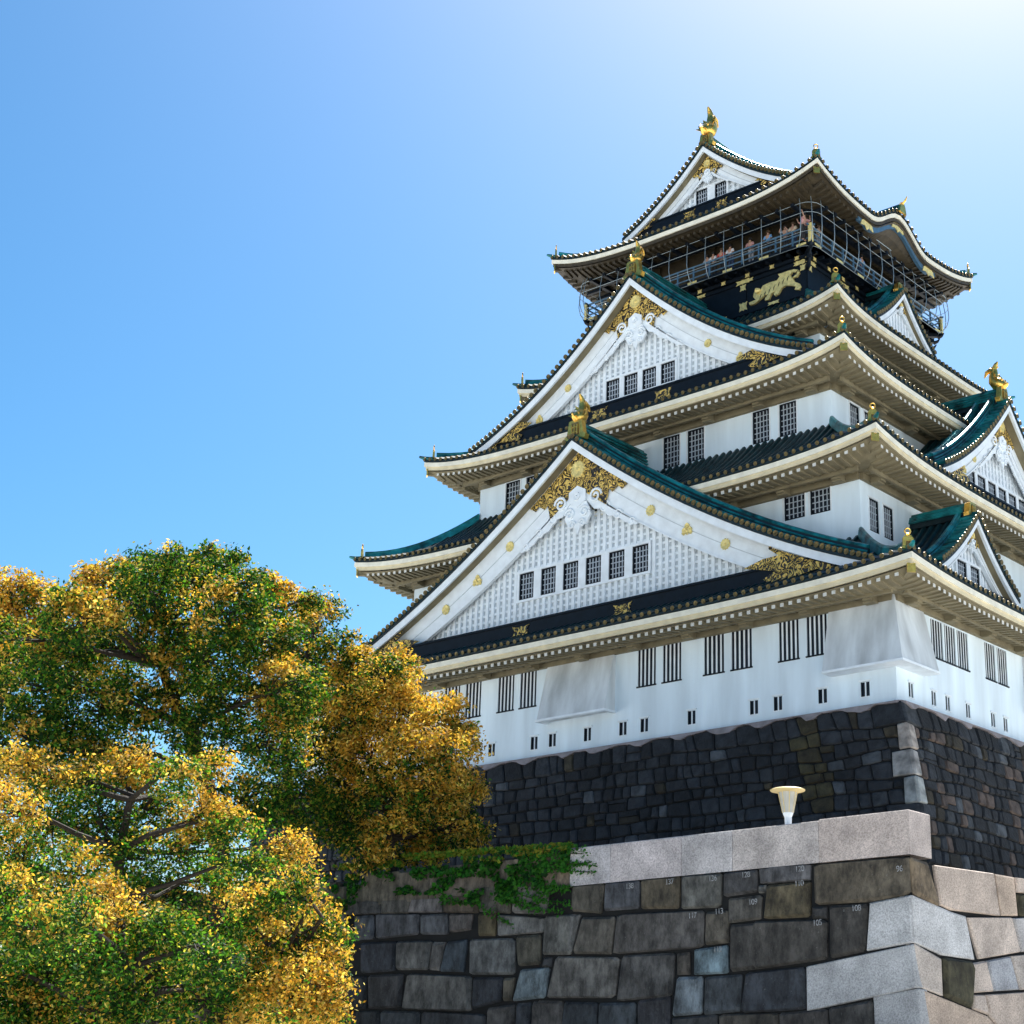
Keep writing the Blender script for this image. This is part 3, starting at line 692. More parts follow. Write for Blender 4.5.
# balcony
bf=MB()
for s in FR:
    F=FR[s]; h=H-10.95 if s in('front','back') else D-10.95
    bf.lbox(F,-h,h,-13.2,-10.95,30.88,31.0)
    bf.lbox(F,-h-.02,h+.02,-10.95+.002,-10.88,30.78,30.96)
bal=bf.build('balcony',M['black'],keep,label='balcony floor round the top storey')
rl=MB(); 
for s in FR:
    F=FR[s]; h=H-11.03 if s in('front','back') else D-11.03
    for z,r in ((32.0,.06),(31.64,.05),(31.26,.05)):
        e=.32 if z>31.9 else .12
        rl.cut(); rl.tube([F(-h-e,-11.03,z),F(h+e,-11.03,z)],r,8)
    n=int(2*h/1.15)
    for i in range(n+1):
        u=-h+i*2*h/n; rl.lbox(F,u-.05,u+.05,-11.08,-10.98,31.0,31.96,0)
rl.build('railing',M['bluerail'],bal)
gp=MB()
for s in('front','right'):
    F=FR[s]; h=H-10.87 if s=='front' else D-10.87
    for i in range(7):
        u=-h+.7+i*(2*h-1.4)/6; gp.cut(); gp.lbox(F,u-.34,u+.34,-10.875,-10.85,30.80,30.94)
    for sg in(-1,1): gp.cut(); gp.lbox(F,sg*(h-.1)-.09,sg*(h-.1)+.09,-11.0,-10.84,30.9,32.1)
gp.build('gold_mount',M['goldp'],bal)
# inner room
iw=MB()
for s in FR:
    F=FR[s]; h=H-13.1 if s in('front','back') else D-13.1
    iw.lbox(F,-h,h,-13.3,-13.1,30.9,34.9)
    n=6
    for i in range(n+1):
        u=-h+i*2*h/n; iw.lbox(F,u-.14,u+.14,-13.1+.002,-12.96,31.0,34.7)
    iw.lbox(F,-h,h,-13.1+.002,-13.0,33.2,33.45)
iw.build('wall',M['brown'],keep,label='dark timber wall of the lookout room behind the balcony')
# beams under top eaves with brackets
bb=MB()
for s in FR:
    F=FR[s]; h=H-11.6 if s in('front','back') else D-11.6
    bb.lbox(F,-h,h,-11.7,-11.45,33.35,33.6)
    for i in range(15):
        u=-h+.2+i*(2*h-.4)/14; bb.cut(); bb.lbox(F,u-.1,u+.1,-11.44,-10.3,33.2,33.4)
bb.build('eave_bracket',M['black'],keep,stuff=False)
# corner brackets below the balcony
cb=MB()
for sx in(1,-1):
    for sy in(1,-1):
        for k,(r0,z) in enumerate(((-.75,30.02),(-.45,29.6),(-.2,29.15)) ):
            c=Vector((CX+sx*(H-IB),CY+sy*(D-IB),z+.58)); cb.cut(); d=Vector((sx,sy,0)).normalized(); n=Vector((-d.y,d.x,0)); L=-r0+.35
            a=c-d*.4; b=c+d*L
            cb.strip([[a-n*.12,a+n*.12,a+n*.12+Vector((0,0,.24)),a-n*.12+Vector((0,0,.24))],[b-n*.12,b+n*.12,b+n*.12+Vector((0,0,.26)),b-n*.12+Vector((0,0,.26))]])
            cb.tube([b,b+d*.25+Vector((0,0,.12)),b+d*.42+Vector((0,0,.34))],[.14,.1,.03],6)
cb.build('corner_bracket',M['black'],keep)
# safety net frame: bowed poles and horizontal wires
nt_=MB(); wr=MB()
prof=[(33.9,10.55),(33.3,10.42),(32.6,10.34),(31.9,10.32),(31.4,10.40),(31.0,10.58),(30.75,10.84)]
rc=.9
def ringpts(ins):
    hx,hy=H-ins,D-ins; out=[]
    for sx,sy,a0 in ((1,-1,-PI/2),(1,1,0),(-1,1,PI/2),(-1,-1,PI)):
        cx_,cy_=CX+sx*(hx-rc),CY+sy*(hy-rc)
        for k in range(5): an=a0+k*PI/8; out.append(Vector((cx_+rc*math.cos(an),cy_+rc*math.sin(an),0)))
    return out
rings=[ringpts(i) for z,i in prof]
def ringat(k,f,i):
    r=rings[i]; a,b=r[k],r[(k+1)%20]; p=a+(b-a)*f; return Vector((p.x,p.y,prof[i][0]))
for k in range(20):
    L=(rings[0][(k+1)%20]-rings[0][k]).length; n=max(1,round(L/1.38)) if L>1 else 1
    for j in range(n):
        if L<1 and k%2: continue
        nt_.cut(); nt_.tube([ringat(k,j/n,i) for i in range(len(prof))],.026,6)
for i in (0,1,2,4,6):
    r=[Vector((p.x,p.y,prof[i][0])) for p in rings[i]]; wr.cut(); wr.tube(r+[r[0]],0.016 if i else .03,5,0,False)
nf=nt_.build('safety_cage',M['steel'],keep,smooth=True,label='bowed pale safety cage round the balcony'); wr.build('wire',M['steel'],nf)
# curved board and gold mounts under the undulating eave
for s in('right','left'):
    F=FR[s]; mb=MB(); sec=[]
    for k in range(41):
        u=-4.6+9.2*k/40; z=ze5(s,u); lo=.75 if abs(u)<3.8 else .5
        sec.append([F(u,-9.55,z-.42),F(u,-9.55,z-.42-lo*.55),F(u,-9.75,z-.42-lo*.55),F(u,-9.75,z-.42)])
    mb.strip(sec); o=mb.build('curved_gable_board',M['bluerail'],keep)
    g2=MB()
    for u in (-3.7,0,3.7):
        z=ze5(s,u)-.62; pp=[(-.5,.1),(-.2,.25),(.2,.25),(.5,.1),(.62,-.2),(.2,-.12),(0,-.32),(-.2,-.12),(-.62,-.2)]
        g2.poly([F(u+a*1.15,-9.545,z+b*1.1) for a,b in pp],F(0,1,0)-F(0,0,0),.05)
    g2.build('gold_mount',M['goldp'],o)
    rg=MB(); z=ze5(s,0)+.45; rg.strip([[F(-.2,v,z),F(.2,v,z),F(.14,v,z+.32),F(-.14,v,z+.32)] for v in(-9.25,-13.2)]); rg.tube([F(0,-9.2,z+.36),F(0,-13.2,z+.36)],.13,8)
    rg.build('small_ridge',M['copper'],o,smooth=True)
    g2=MB(); g2.poly([F(a,-9.2,z-.1+b) for a,b in [(-.4,-.1),(-.28,.4),(-.12,.62),(.12,.62),(.28,.4),(.4,-.1)]],F(0,1,0)-F(0,0,0),.14); g2.tube([F(0,-9.1,z+.45),F(0,-8.9,z+.6),F(0,-8.75,z+.85)],[.08,.07,.03],6)
    g2.build('ridge_end_plate',M['gold'],o)
#MORE
# ------------------------------------------------------------ stonework
def stone(mb,quad,F,th,tone,gap=.03,ins=.07,pil=.05,m=0,rnd_=0):
    """quad: list of (s,h) corners; F(s,h,d)->world; pillow-faced block"""
    if rnd_:
        q2=[]; nq=len(quad)
        for i in range(nq):
            a,b,c_=quad[i-1],quad[i],quad[(i+1)%nq]; k1=rnd_*random.uniform(.5,1.5); k2=rnd_*random.uniform(.5,1.5)
            q2+= [(b[0]+(a[0]-b[0])*k1,b[1]+(a[1]-b[1])*k1),(b[0]+(c_[0]-b[0])*k2,b[1]+(c_[1]-b[1])*k2)]
        quad=q2
    c=(sum(p[0] for p in quad)/len(quad),sum(p[1] for p in quad)/len(quad)); n=len(quad)
    def sh(k,jit=0):
        out=[]
        for p in quad:
            dx,dy=c[0]-p[0],c[1]-p[1]; L=math.hypot(dx,dy) or 1; q=min(k/L*1.3,.45); out.append((p[0]+dx*q+random.uniform(-jit,jit),p[1]+dy*q+random.uniform(-jit,jit)))
        return out
    A=[F(a,b,-th) for a,b in sh(gap)]; B=[F(a,b,0) for a,b in sh(gap,gap*.3)]; 
    o=random.uniform(-.02,.04); Cc=[F(a,b,pil+o) for a,b in sh(gap+ins,ins*.2)]
    k=len(mb.v); mb.v.extend([tuple(p) for p in A+B+Cc])
    for r in (0,1):
        for i in range(n):
            j=(i+1)%n; mb.f.append((k+r*n+i,k+r*n+j,k+(r+1)*n+j,k+(r+1)*n+i)); mb.m.append(m); mb.t.append(tone)
    mb.f.append(tuple(k+2*n+i for i in range(n))); mb.m.append(m); mb.t.append(tone)
BT=[(0,0),(.12,.42),(1.19,.94),(2.53,1.39),(3.93,1.81),(5.05,2.1),(10,3.2),(18,4.6)]
def bt(h):
    for i in range(len(BT)-1):
        if h<=BT[i+1][0]:
            a,b=BT[i],BT[i+1]; return a[1]+(b[1]-a[1])*(h-a[0])/(b[0]-a[0])
    return BT[-1][1]
def Ffront(s,h,d): b=bt(max(h,0)); return Vector((b-s+.0, -b-d, -h))
def Fright(s,h,d): b=bt(max(h,0)); return Vector((b+d, -b+s, -h))
def tonev(kind):
    r=random.random(); k=random.uniform(.45,1.7)
    if kind=='base':
        c=(.016,.018,.021)
        if r<.12: c=(.045,.05,.055)
        if r>.95: c=(.035,.028,.016)
    else:
        c=(.075,.072,.068)
        if r<.25: c=(.05,.055,.062)
        elif r<.45: c=(.095,.08,.06)
        elif r>.93: c=(.13,.17,.19)
    return tuple(x*k for x in c)
def masonry(mb,F,S,rows,wmin,wmax,s0=None,kind='base',gap=.03,skip=None,corner=None):
    """rows: list of (h0,h1); s from s0 to S"""
    H_=[rows[0][0]]+[r[1] for r in rows]
    wob=lambda i,s: (0 if i==0 else .24*noise.noise(Vector((s*.35,i*3.7,5.1)))*(1 if i<len(H_)-1 else 0))
    for i,(h0,h1) in enumerate(rows):
        s=s0 or 0; k=0; sk=0
        while s<S:
            wd=random.uniform(wmin,wmax)*( .8 if random.random()<.3 else 1.0)
            if corner and k==0: wd=corner[i%len(corner)]
            e=min(s+wd,S+wmax); sk2=random.uniform(-.09,.09)*(h1-h0)
            q=[(s+sk,h0+wob(i,s)),(e+sk2,h0+wob(i,e)),(e-sk2,h1+wob(i+1,e)),(s-sk,h1+wob(i+1,s))]
            if s==(s0 or 0): q[0]=(s,q[0][1]); q[3]=(s,q[3][1])
            tone=tonev(kind)
            if skip: 
                t2=skip(s,h0,k,i)
                if t2: tone=t2
            if corner and k==0 and 1<=i<=6: s=e; sk=sk2; k+=1; continue
            if wd<wmax*.55 or h1-h0<.5 or random.random()<.95 or (corner and k==0): stone(mb,q,F,.25,tone,gap*.9,.07,.07,0,.11 if not(corner and k==0) else .03)
            else:
                hm=h0+(h1-h0)*random.uniform(.35,.65)
                stone(mb,[q[0],q[1],(e,hm),(s,hm)],F,.25,tone,gap); stone(mb,[(s,hm),(e,hm),q[2],q[3]],F,.25,tonev(kind),gap)
            s=e; sk=sk2; k+=1
random.seed(3)
sb=MB()
rows=[(.16,1.19)]; h=1.19
for q in (.62,.66,.58,.64,.6,.66,.62,.6,.64,.7,.66,.7,.72,.7,.75): rows.append((h,h+q)); h+=q
def lightc(side):
    def f(s,h,k,i):
        if k==0 and i in (1,2,3,4,5,6): return (.30,.27,.24) if i in (1,2,5) else (.22,.23,.23)
        if side=='f' and 3.6<s<5.2 and i<7: return (.05,.042,.018) if i%2 else (.036,.028,.012)
        if side=='r' and random.random()<.14: return (.085,.062,.05)
    return f
CWf=[1.6,.50,.54,1.0,1.06,.62,.66]; CWr=[1.2,.55,.56,.5,.52,.6,.62]
masonry(sb,Ffront,43,rows,.45,1.3,skip=lightc('f'),corner=CWf)
masonry(sb,Fright,41,rows,.45,1.2,skip=lightc('r'),corner=CWr)
for (i,j,tn) in ((1,2,(.30,.26,.225)),(3,4,(.25,.24,.225)),(5,6,(.24,.25,.24))):
    for F_,W_,kk in ((Ffront,CWf,1),(Fright,CWr,1.25)):
        h0,h1=rows[i][0],rows[j][1]; stone(sb,[(0,h0+.02),(W_[i]-.05,h0+.06),(W_[j]+.02,h1+.02),(0,h1)],F_,.25,tuple(c*kk for c in tn),.02,.05,.05,0,.03)
# dark bedding behind the joints, all four sides
hs_=[0,.12,.6,1.19,2.53,3.93,5.05,7.5,10.2]
for s in FR:
    F=FR[s]; hh=H if s in('front','back') else D
    for i in range(len(hs_)-1):
        a,b=hs_[i],hs_[i+1]; ba,bb_=bt(a)-.06,bt(b)-.06
        sb.add([F(-hh-bb_,bb_,-b),F(hh+bb_,bb_,-b),F(hh+ba,ba,-a),F(-hh-ba,ba,-a)],[(0,1,2,3)],1)
SB=sb.build('stone_base',[M['stone'],M['joint']])
tag(SB,'dark battered stone base of irregular blocks directly under the white castle wall','stone wall')
mo=MB()
for s in FR:
    F=FR[s]; hh=H if s in('front','back') else D; n=int(2*hh/.35); sec=[]
    for i in range(n+1):
        u=-hh-.3+i*(2*hh+.6)/n; lo=.20+.26*max(0,math.sin(i*.9+1.5*noise.noise(Vector((i*.2,0,3)))))+.1*noise.noise(Vector((i*.5,2,0)))
        sec.append([F(u,.0,-.022),F(u,.40,-.07),F(u,bt(.16)+.16,-.13),F(u,bt(lo)+.15,-lo),F(u,bt(lo)-.2,-lo-.02)])
    mo.strip(sec)
mo.build('plaster_edge',M['mortar'],SB,label='pinkish scalloped plaster along the top of the base')
# ------------------------------------------------------------ terrace platform in front
P0=Vector((10.1,-17.0,0)); ZT=-9.36
BF=.03
Pn=Vector((0,-17.0,0)); Nf=Vector((0,1,-BF)).normalized()     # front face plane (battered)
Pn=Vector((0,-17.0,ZT))
dR=Vector((.15,.989,0)); Nr=Vector((dR.y,-dR.x,0)); Nr=Vector((Nr.x,Nr.y,BF)).normalized(); Pr=Vector((10.1,-17.0,ZT))
wallT=MB()
def traced(pxpts,which,tone,th=.5,m=0,gap=.015,ins=.05,pil=.04):
    P,N=(Pn,Nf) if which=='f' else (Pr,Nr)
    out=Vector((0,-1,0)) if which=='f' else Vector((Nr.x,Nr.y,0))
    W=[hit(x,y,P,N) for x,y in pxpts]
    # local 2D coordinates
    e=Vector((1,0,0)) if which=='f' else dR
    A=[(w_.dot(e),w_.z) for w_ in W]
    def Fq(s,hh,d):
        if which=='f': y=-17.0+(-BF)*(ZT-hh); return Vector((s,y-d,hh))
        base=Pr+dR*(s-Pr.dot(dR)); k=BF*(ZT-hh); return Vector((base.x+out.x*(k+d),base.y+out.y*(k+d),hh))
    stone(wallT,A,Fq,th,tone if m else tuple(c*.92 for c in tone),gap if m else .006,ins if m else .10,pil if m else .10,m,.012 if m else .06)
Z=lambda x0,y0,pts,s=260/1024: [(x0+a*s,y0+b*s) for a,b in pts]
LG=(.42,.425,.43); PK=(.50,.42,.36); PK2=(.44,.36,.30)
f4=lambda pts,t,m=0,w_='f': traced(Z(764,764,pts),w_,t,m=m)
f5=lambda pts,t: traced(Z(540,764,pts),'f',t)
f6=lambda pts,t: traced(Z(320,764,pts),'f',t)
random.seed(11)
f6([(40,545),(240,540),(240,590),(40,596)],(.08,.078,.075)); f6([(484,520),(620,515),(622,588),(485,585)],(.10,.08,.06)); f6([(622,480),(760,470),(750,590),(625,582)],(.09,.085,.07)); f6([(762,470),(905,480),(890,592),(755,588)],(.15,.145,.14)); f6([(240,535),(358,532),(345,590),(240,590)],(.09,.085,.075))
f4([(415,545),(580,514),(592,705),(403,738)],LG,1); f4([(165,797),(592,707),(610,880),(168,975)],(.38,.385,.39),1)
f4([(430,915),(610,882),(628,1130),(440,1130)],(.35,.355,.36),1)
f4([(195,395),(572,363),(578,512),(413,545),(200,555)],(.10,.085,.062))
f4([(0,408),(185,392),(183,458),(10,472)],(.10,.10,.105)); f4([(10,476),(185,460),(183,603),(5,612)],(.085,.07,.042))
f4([(190,560),(250,560),(250,610),(190,612)],(.03,.03,.03)); f4([(258,557),(412,548),(402,738),(262,768)],(.045,.042,.038))
f4([(-45,620),(250,612),(250,768),(-50,812)],(.06,.056,.05)); f4([(-72,822),(163,797),(165,968),(-95,982)],(.035,.04,.048))
f4([(60,980),(250,962),(262,1120),(60,1130)],(.06,.055,.05)); f4([(255,960),(428,930),(438,1130),(262,1120)],(.05,.048,.045))
# right face
D_='r'
f4([(575,365),(645,388),(692,565),(588,514)],(.17,.13,.085),0,D_)
f4([(667,396),(905,430),(930,600),(735,577),(690,555)],PK2,1,D_); f4([(907,431),(985,445),(1000,600),(932,600)],(.46,.36,.28),1,D_)
f4([(987,446),(1130,468),(1130,520),(992,506)],PK2,1,D_); f4([(992,510),(1130,525),(1130,600),(1003,600)],(.06,.055,.03),0,D_)
f4([(581,514),(735,580),(795,600),(830,772),(700,755),(592,704)],(.46,.46,.46),1,D_)
f4([(797,603),(975,603),(1008,742),(845,770)],PK,1,D_); f4([(978,606),(1130,600),(1130,735),(1010,742)],(.40,.38,.37),1,D_)
f4([(592,705),(700,767),(706,916),(611,880)],(.46,.40,.35),1,D_); f4([(702,758),(830,780),(820,965),(708,916)],(.055,.05,.028),0,D_)
f4([(802,786),(872,773),(903,897),(816,904)],PK,1,D_); f4([(873,773),(968,756),(1003,891),(904,897)],(.30,.31,.33),1,D_); f4([(970,755),(1130,738),(1130,886),(1005,891)],(.42,.37,.33),1,D_)
f4([(611,883),(880,992),(1000,1130),(628,1130)],(.42,.33,.26),1,D_); f4([(817,907),(868,907),(884,990),(822,966)],PK,1,D_); f4([(870,907),(1130,890),(1130,1130),(1002,1130),(886,996)],(.44,.36,.30),1,D_)
# front stones left of the corner
f5([(258,465),(392,455),(392,570),(252,580)],(.075,.08,.09)); f5([(398,455),(552,440),(548,570),(397,572)],(.095,.08,.055)); f5([(557,440),(717,428),(712,565),(557,572)],(.11,.11,.10))
f5([(724,427),(857,415),(857,505),(722,525)],(.07,.07,.072)); f5([(862,412),(1024,395),(1010,450),(868,472)],(.10,.10,.105)); f5([(895,478),(1060,462),(1066,600),(880,612)],(.09,.075,.045))
f5([(742,530),(877,515),(870,612),(742,628)],(.09,.085,.075)); f5([(862,478),(890,476),(888,508),(862,510)],(.16,.16,.15))
f5([(125,478),(255,466),(242,590),(122,580)],(.085,.078,.062)); f5([(20,600),(160,592),(125,745),(10,752)],(.12,.12,.115)); f5([(165,603),(296,600),(280,750),(130,748)],(.10,.092,.078))
f5([(303,592),(648,576),(645,722),(285,750)],(.085,.08,.075)); f5([(655,582),(742,576),(745,705),(652,715)],(.095,.085,.068)); f5([(608,730),(740,712),(742,825),(606,832)],(.15,.21,.24))
f5([(750,632),(890,622),(890,805),(748,820)],(.058,.055,.05)); f5([(895,620),(1130,612),(1130,770),(895,803)],(.058,.055,.05))
f5([(62,757),(315,760),(296,922),(25,922)],(.125,.12,.11)); f5([(322,755),(535,742),(520,915),(302,935)],(.08,.078,.075)); f5([(540,745),(592,738),(590,830),(540,832)],(.065,.058,.05)); f5([(540,838),(643,835),(640,985),(520,995)],(.16,.19,.21)); f5([(650,838),(798,826),(790,975),(645,990)],(.05,.058,.065))
f5([(-10,930),(92,932),(70,1100),(-30,1100)],(.08,.07,.06)); f5([(96,935),(228,938),(222,1100),(76,1100)],(.035,.04,.045)); f5([(232,940),(378,938),(380,1100),(228,1100)],(.05,.058,.065)); f5([(384,930),(515,912),(510,1100),(384,1100)],(.045,.045,.05)); f5([(520,1000),(700,985),(700,1100),(515,1100)],(.05,.05,.05)); f5([(705,985),(940,980),(942,1100),(705,1100)],(.07,.062,.05))
f6([(360,530),(480,525),(482,585),(345,585)],(.15,.14,.14)); f6([(220,592),(390,590),(390,672),(220,690)],(.085,.088,.098)); f6([(136,598),(212,594),(212,690),(136,695)],(.07,.078,.09)); f6([(395,595),(505,588),(505,672),(395,672)],(.085,.09,.10)); f6([(510,590),(602,590),(592,655),(510,665)],(.11,.10,.095)); f6([(625,590),(695,582),(690,678),(625,678)],(.075,.062,.035))
f6([(698,592),(888,605),(880,665),(700,678)],(.16,.16,.155)); f6([(775,675),(870,670),(868,790),(780,798)],(.085,.08,.062)); f6([(590,690),(768,685),(768,830),(588,830)],(.12,.125,.125)); f6([(302,698),(440,695),(425,812),(300,812)],(.12,.12,.115)); f6([(445,700),(495,700),(470,815),(430,812)],(.14,.135,.13)); f6([(500,700),(582,690),(565,820),(472,818)],(.045,.06,.075)); f6([(160,705),(300,698),(296,815),(160,825)],(.03,.035,.045))
f6([(790,808),(905,800),(885,922),(758,935)],(.15,.19,.21)); f6([(345,825),(600,835),(595,975),(322,965)],(.10,.098,.092)); f6([(605,840),(720,838),(715,935),(600,968)],(.03,.033,.04)); f6([(725,842),(768,840),(755,935),(722,935)],(.09,.08,.06)); f6([(190,832),(330,825),(318,960),(190,965)],(.04,.04,.042)); f6([(60,835),(185,835),(185,965),(60,970)],(.025,.028,.032))
f6([(660,960),(770,945),(765,1100),(655,1100)],(.075,.07,.065)); f6([(775,942),(832,938),(825,1100),(770,1100)],(.045,.05,.058)); f6([(838,935),(960,935),(945,1100),(830,1100)],(.08,.075,.07)); f6([(400,975),(655,985),(650,1100),(395,1100)],(.04,.042,.046)); f6([(240,970),(395,975),(390,1100),(240,1100)],(.045,.05,.055)); f6([(60,975),(236,970),(236,1100),(60,1100)],(.025,.028,.03))
f6([(886,598),(1010,590),(1000,600),(988,752),(876,752)],(.12,.12,.11)); f6([(885,762),(915,760),(912,800),(875,800)],(.04,.042,.045))
# unseen continuation: left end and below the picture
def Fp(s,hh,d): return Vector((10.1+BF*hh-s, -17.0-BF*hh-d, ZT-hh))
def Fpr(s,hh,d):
    p=Pr+dR*s; n=Vector((Nr.x,Nr.y,0)).normalized()*(BF*hh+d); return Vector((p.x+n.x,p.y+n.y,ZT-hh))
masonry(wallT,Fp,40,[(5.7,6.8),(6.8,7.8),(7.8,8.7)],1.0,1.9,kind='plat'); masonry(wallT,Fpr,22,[(5.9,6.9),(6.9,7.8),(7.8,8.7)],1.0,1.9,kind='plat')
masonry(wallT,Fp,40,[(0,1.2),(1.2,2.3),(2.3,3.5),(3.5,4.6),(4.6,5.7)],1.0,1.9,s0=25.6,kind='plat'); masonry(wallT,Fpr,22,[(0,1.2),(1.2,2.3),(2.3,3.6),(3.6,4.8),(4.8,5.9)],1.2,2.2,s0=8.8,kind='plat')
wallT.add([(10.05,-16.93,ZT),(10.3,-17.2,-18),(-31,-17.2,-18),(-31,-16.93,ZT)],[(0,1,2,3)],2)
a,b=Pr+dR*0,Pr+dR*23; wallT.add([(a.x-.06,a.y+.06,ZT-.2),(a.x+.18,a.y-.2,-18),(b.x+.18,b.y,-18),(b.x-.06,b.y,ZT-.2)],[(0,1,2,3)],2)
a=Vector((-31,-17,0)); wallT.add([(-31,-17.2,-18),(-31,-16.9,ZT),(-31,60,ZT),(-31,60,-18)],[(0,1,2,3)],2)
PW=wallT.build('terrace_wall',[M['big'],M['granite'],M['joint']])
tag(PW,'lower retaining wall of large mottled stone blocks with pale granite corner','stone wall')
# numbers painted on the stones
def number(txt,u,v,size,which='f'):
    cu=bpy.data.curves.new('painted_number','FONT'); cu.body=txt; cu.size=size; cu.extrude=.004; cu.align_x='CENTER'; cu.space_character=.9
    o=bpy.data.objects.new('tmp',cu); COL.objects.link(o); dg=bpy.context.evaluated_depsgraph_get()
    me=bpy.data.meshes.new_from_object(o.evaluated_get(dg)); me.name='painted_number'; bpy.data.objects.remove(o)
    me.materials.clear(); me.materials.append(M['chalk'])
    o=bpy.data.objects.new('painted_number',me); COL.objects.link(o); p=hit(u,v,Pn,Nf); o.location=(p.x,p.y-.165,p.z); o.rotation_euler=(PI/2,R(-2),0); o.parent=PW; o['label']='white painted number '+txt
for t,u,v in (('138',540+365*.254,764+492*.254),('137',540+522*.254,764+475*.254),('136',540+692*.254,764+462*.254),('128',540+822*.254,764+448*.254),('109',540+850*.254,764+555*.254),('113',540+717*.254,764+592*.254),('112',540+712*.254,764+742*.254),('117',540+612*.254,764+608*.254),('120',764+152*.254,764+425*.254),('110',764+150*.254,764+482*.254),('96',764+545*.254,764+425*.254),('108',764+375*.254,764+580*.254),('105',764+222*.254,764+637*.254)):
    number(t,u,v,.26)
# parapet of pale granite
pp=MB()
def pblock(x0,x1,z0,z1,tone,y0=-17.08,y1=-15.75,m=0):
    F=lambda s,hh,d: Vector((s,y0-d,hh))
    x0+=.008; x1-=.008; e=.03
    a=[(x0,y0,z0),(x1,y0,z0),(x1,y1,z0),(x0,y1,z0)]; b=[(x0,y0,z1-e),(x1,y0,z1-e),(x1,y1,z1-e),(x0,y1,z1-e)]; c=[(x0+e,y0+e,z1),(x1-e,y0+e,z1),(x1-e,y1-e,z1),(x0+e,y1-e,z1)]
    k=len(pp.v); pp.v+=a+b+c
    for r in(0,1):
        for i in range(4): j=(i+1)%4; pp.f.append((k+r*4+i,k+r*4+j,k+(r+1)*4+j,k+(r+1)*4+i)); pp.m.append(m); pp.t.append(tone)
    pp.f.append((k+8,k+9,k+10,k+11)); pp.m.append(m); pp.t.append(tone)
zt=-8.0
edges=[((-3.72,-1.85),(.46,.44,.45)),((-1.85,1.30),(.47,.43,.43)),((1.30,3.42),(.44,.42,.42)),((3.42,6.83),(.43,.39,.37)),((6.83,10.16),(.45,.385,.35))]
for (a,b),t in edges: pblock(a,b,ZT+.02,zt+(.04 if a>6 else 0),t)
# notch mortar bits between blocks
x=-3.74
for wd,dz,t in ((1.6,-.12,(.15,.12,.09)),(1.9,-.16,(.13,.11,.085)),(1.4,-.1,(.12,.10,.08)),(2.2,-.14,(.13,.11,.09)),(1.7,-.2,(.11,.095,.075)),(2.0,-.12,(.12,.105,.08)),(1.6,-.5,(.10,.09,.07)),(2.4,-.3,(.11,.1,.08)),(2.2,-.2,(.1,.09,.07)),(2.6,-.2,(.1,.09,.07)),(2.6,-.2,(.1,.09,.07)),(2.6,-.2,(.1,.09,.07))):
    pblock(x-wd,x,ZT+.02,zt+dz,t,y0=-17.05+random.uniform(-.03,.03),m=1); x-=wd
PP=pp.build('parapet',[M['granite'],M['big']]); tag(PP,'low parapet of pale pinkish granite blocks along the terrace edge','parapet')
t=MB(); t.add([(-31,-16.9,ZT+.1),(9.4,-16.2,ZT+.1),(9.4,-14,ZT-.35),(12.6,5,ZT-.35),(20,60,ZT-.35),(-60,60,ZT+.1),(-60,-10,ZT+.1)],[(0,1,2,3,4,5)])
tag(t.build('terrace_ground',M['terrace']),kind='structure')
#MORE2
# ------------------------------------------------------------ lamp on the parapet
lx,ly=5.34,-16.6; lamp=empty('parapet_lamp',(lx,ly,zt),'funnel shaped frosted lamp with a flat yellowed cap on the granite parapet','lamp')
def lathe(mb,prof_,n=20,m=0,c=(0,0)):
    mb.strip([[Vector((c[0]+r*math.cos(2*PI*j/n),c[1]+r*math.sin(2*PI*j/n),z)) for j in range(n)] for r,z in prof_],m)
m_=MB(); lathe(m_,[(.14,0),(.15,.03),(.11,.06),(.12,.30),(.17,.42),(.17,.46)]); m_.build('post',M['trim'],lamp)
m_=MB(); lathe(m_,[(.15,.44),(.19,.46),(.31,1.12),(.30,1.14)],16); m_.build('shade',M['lampglass'],lamp)
m_=MB()
for k in range(8):
    an=k*PI/4; c,s=math.cos(an),math.sin(an); m_.tube([(.18*c,.18*s,.45),(.325*c,.325*s,1.14)],.014,5)
m_.build('rib',M['lampcap'],lamp)
m_=MB(); lathe(m_,[(.31,1.12),(.57,1.17),(.59,1.20),(.50,1.24),(.12,1.27),(.0,1.28)],24); m_.build('cap',M['lampcap'],lamp,smooth=True)
# ------------------------------------------------------------ visitors on the balcony
SK=mat('skin',(.33,.19,.13),.6,var=.05)
def skinmesh(pts,edges,rad,name,material,parent,sub=1):
    me=bpy.data.meshes.new(name); me.from_pydata(pts,edges,[]); o=bpy.data.objects.new('tmp',me); COL.objects.link(o)
    md=o.modifiers.new('s','SKIN'); s=o.modifiers.new('b','SUBSURF'); s.levels=s.render_levels=sub
    for i,r in enumerate(rad):
        d=me.skin_vertices[0].data[i]; d.radius=(r,r) if not isinstance(r,tuple) else r
        d.use_root=(i==0)
    dg=bpy.context.evaluated_depsgraph_get(); m2=bpy.data.meshes.new_from_object(o.evaluated_get(dg)); m2.name=name
    bpy.data.objects.remove(o); m2.materials.clear(); m2.materials.append(material)
    m2.polygons.foreach_set('use_smooth',[True]*len(m2.polygons))
    q=bpy.data.objects.new(name,m2); COL.objects.link(q); q.parent=parent; return q
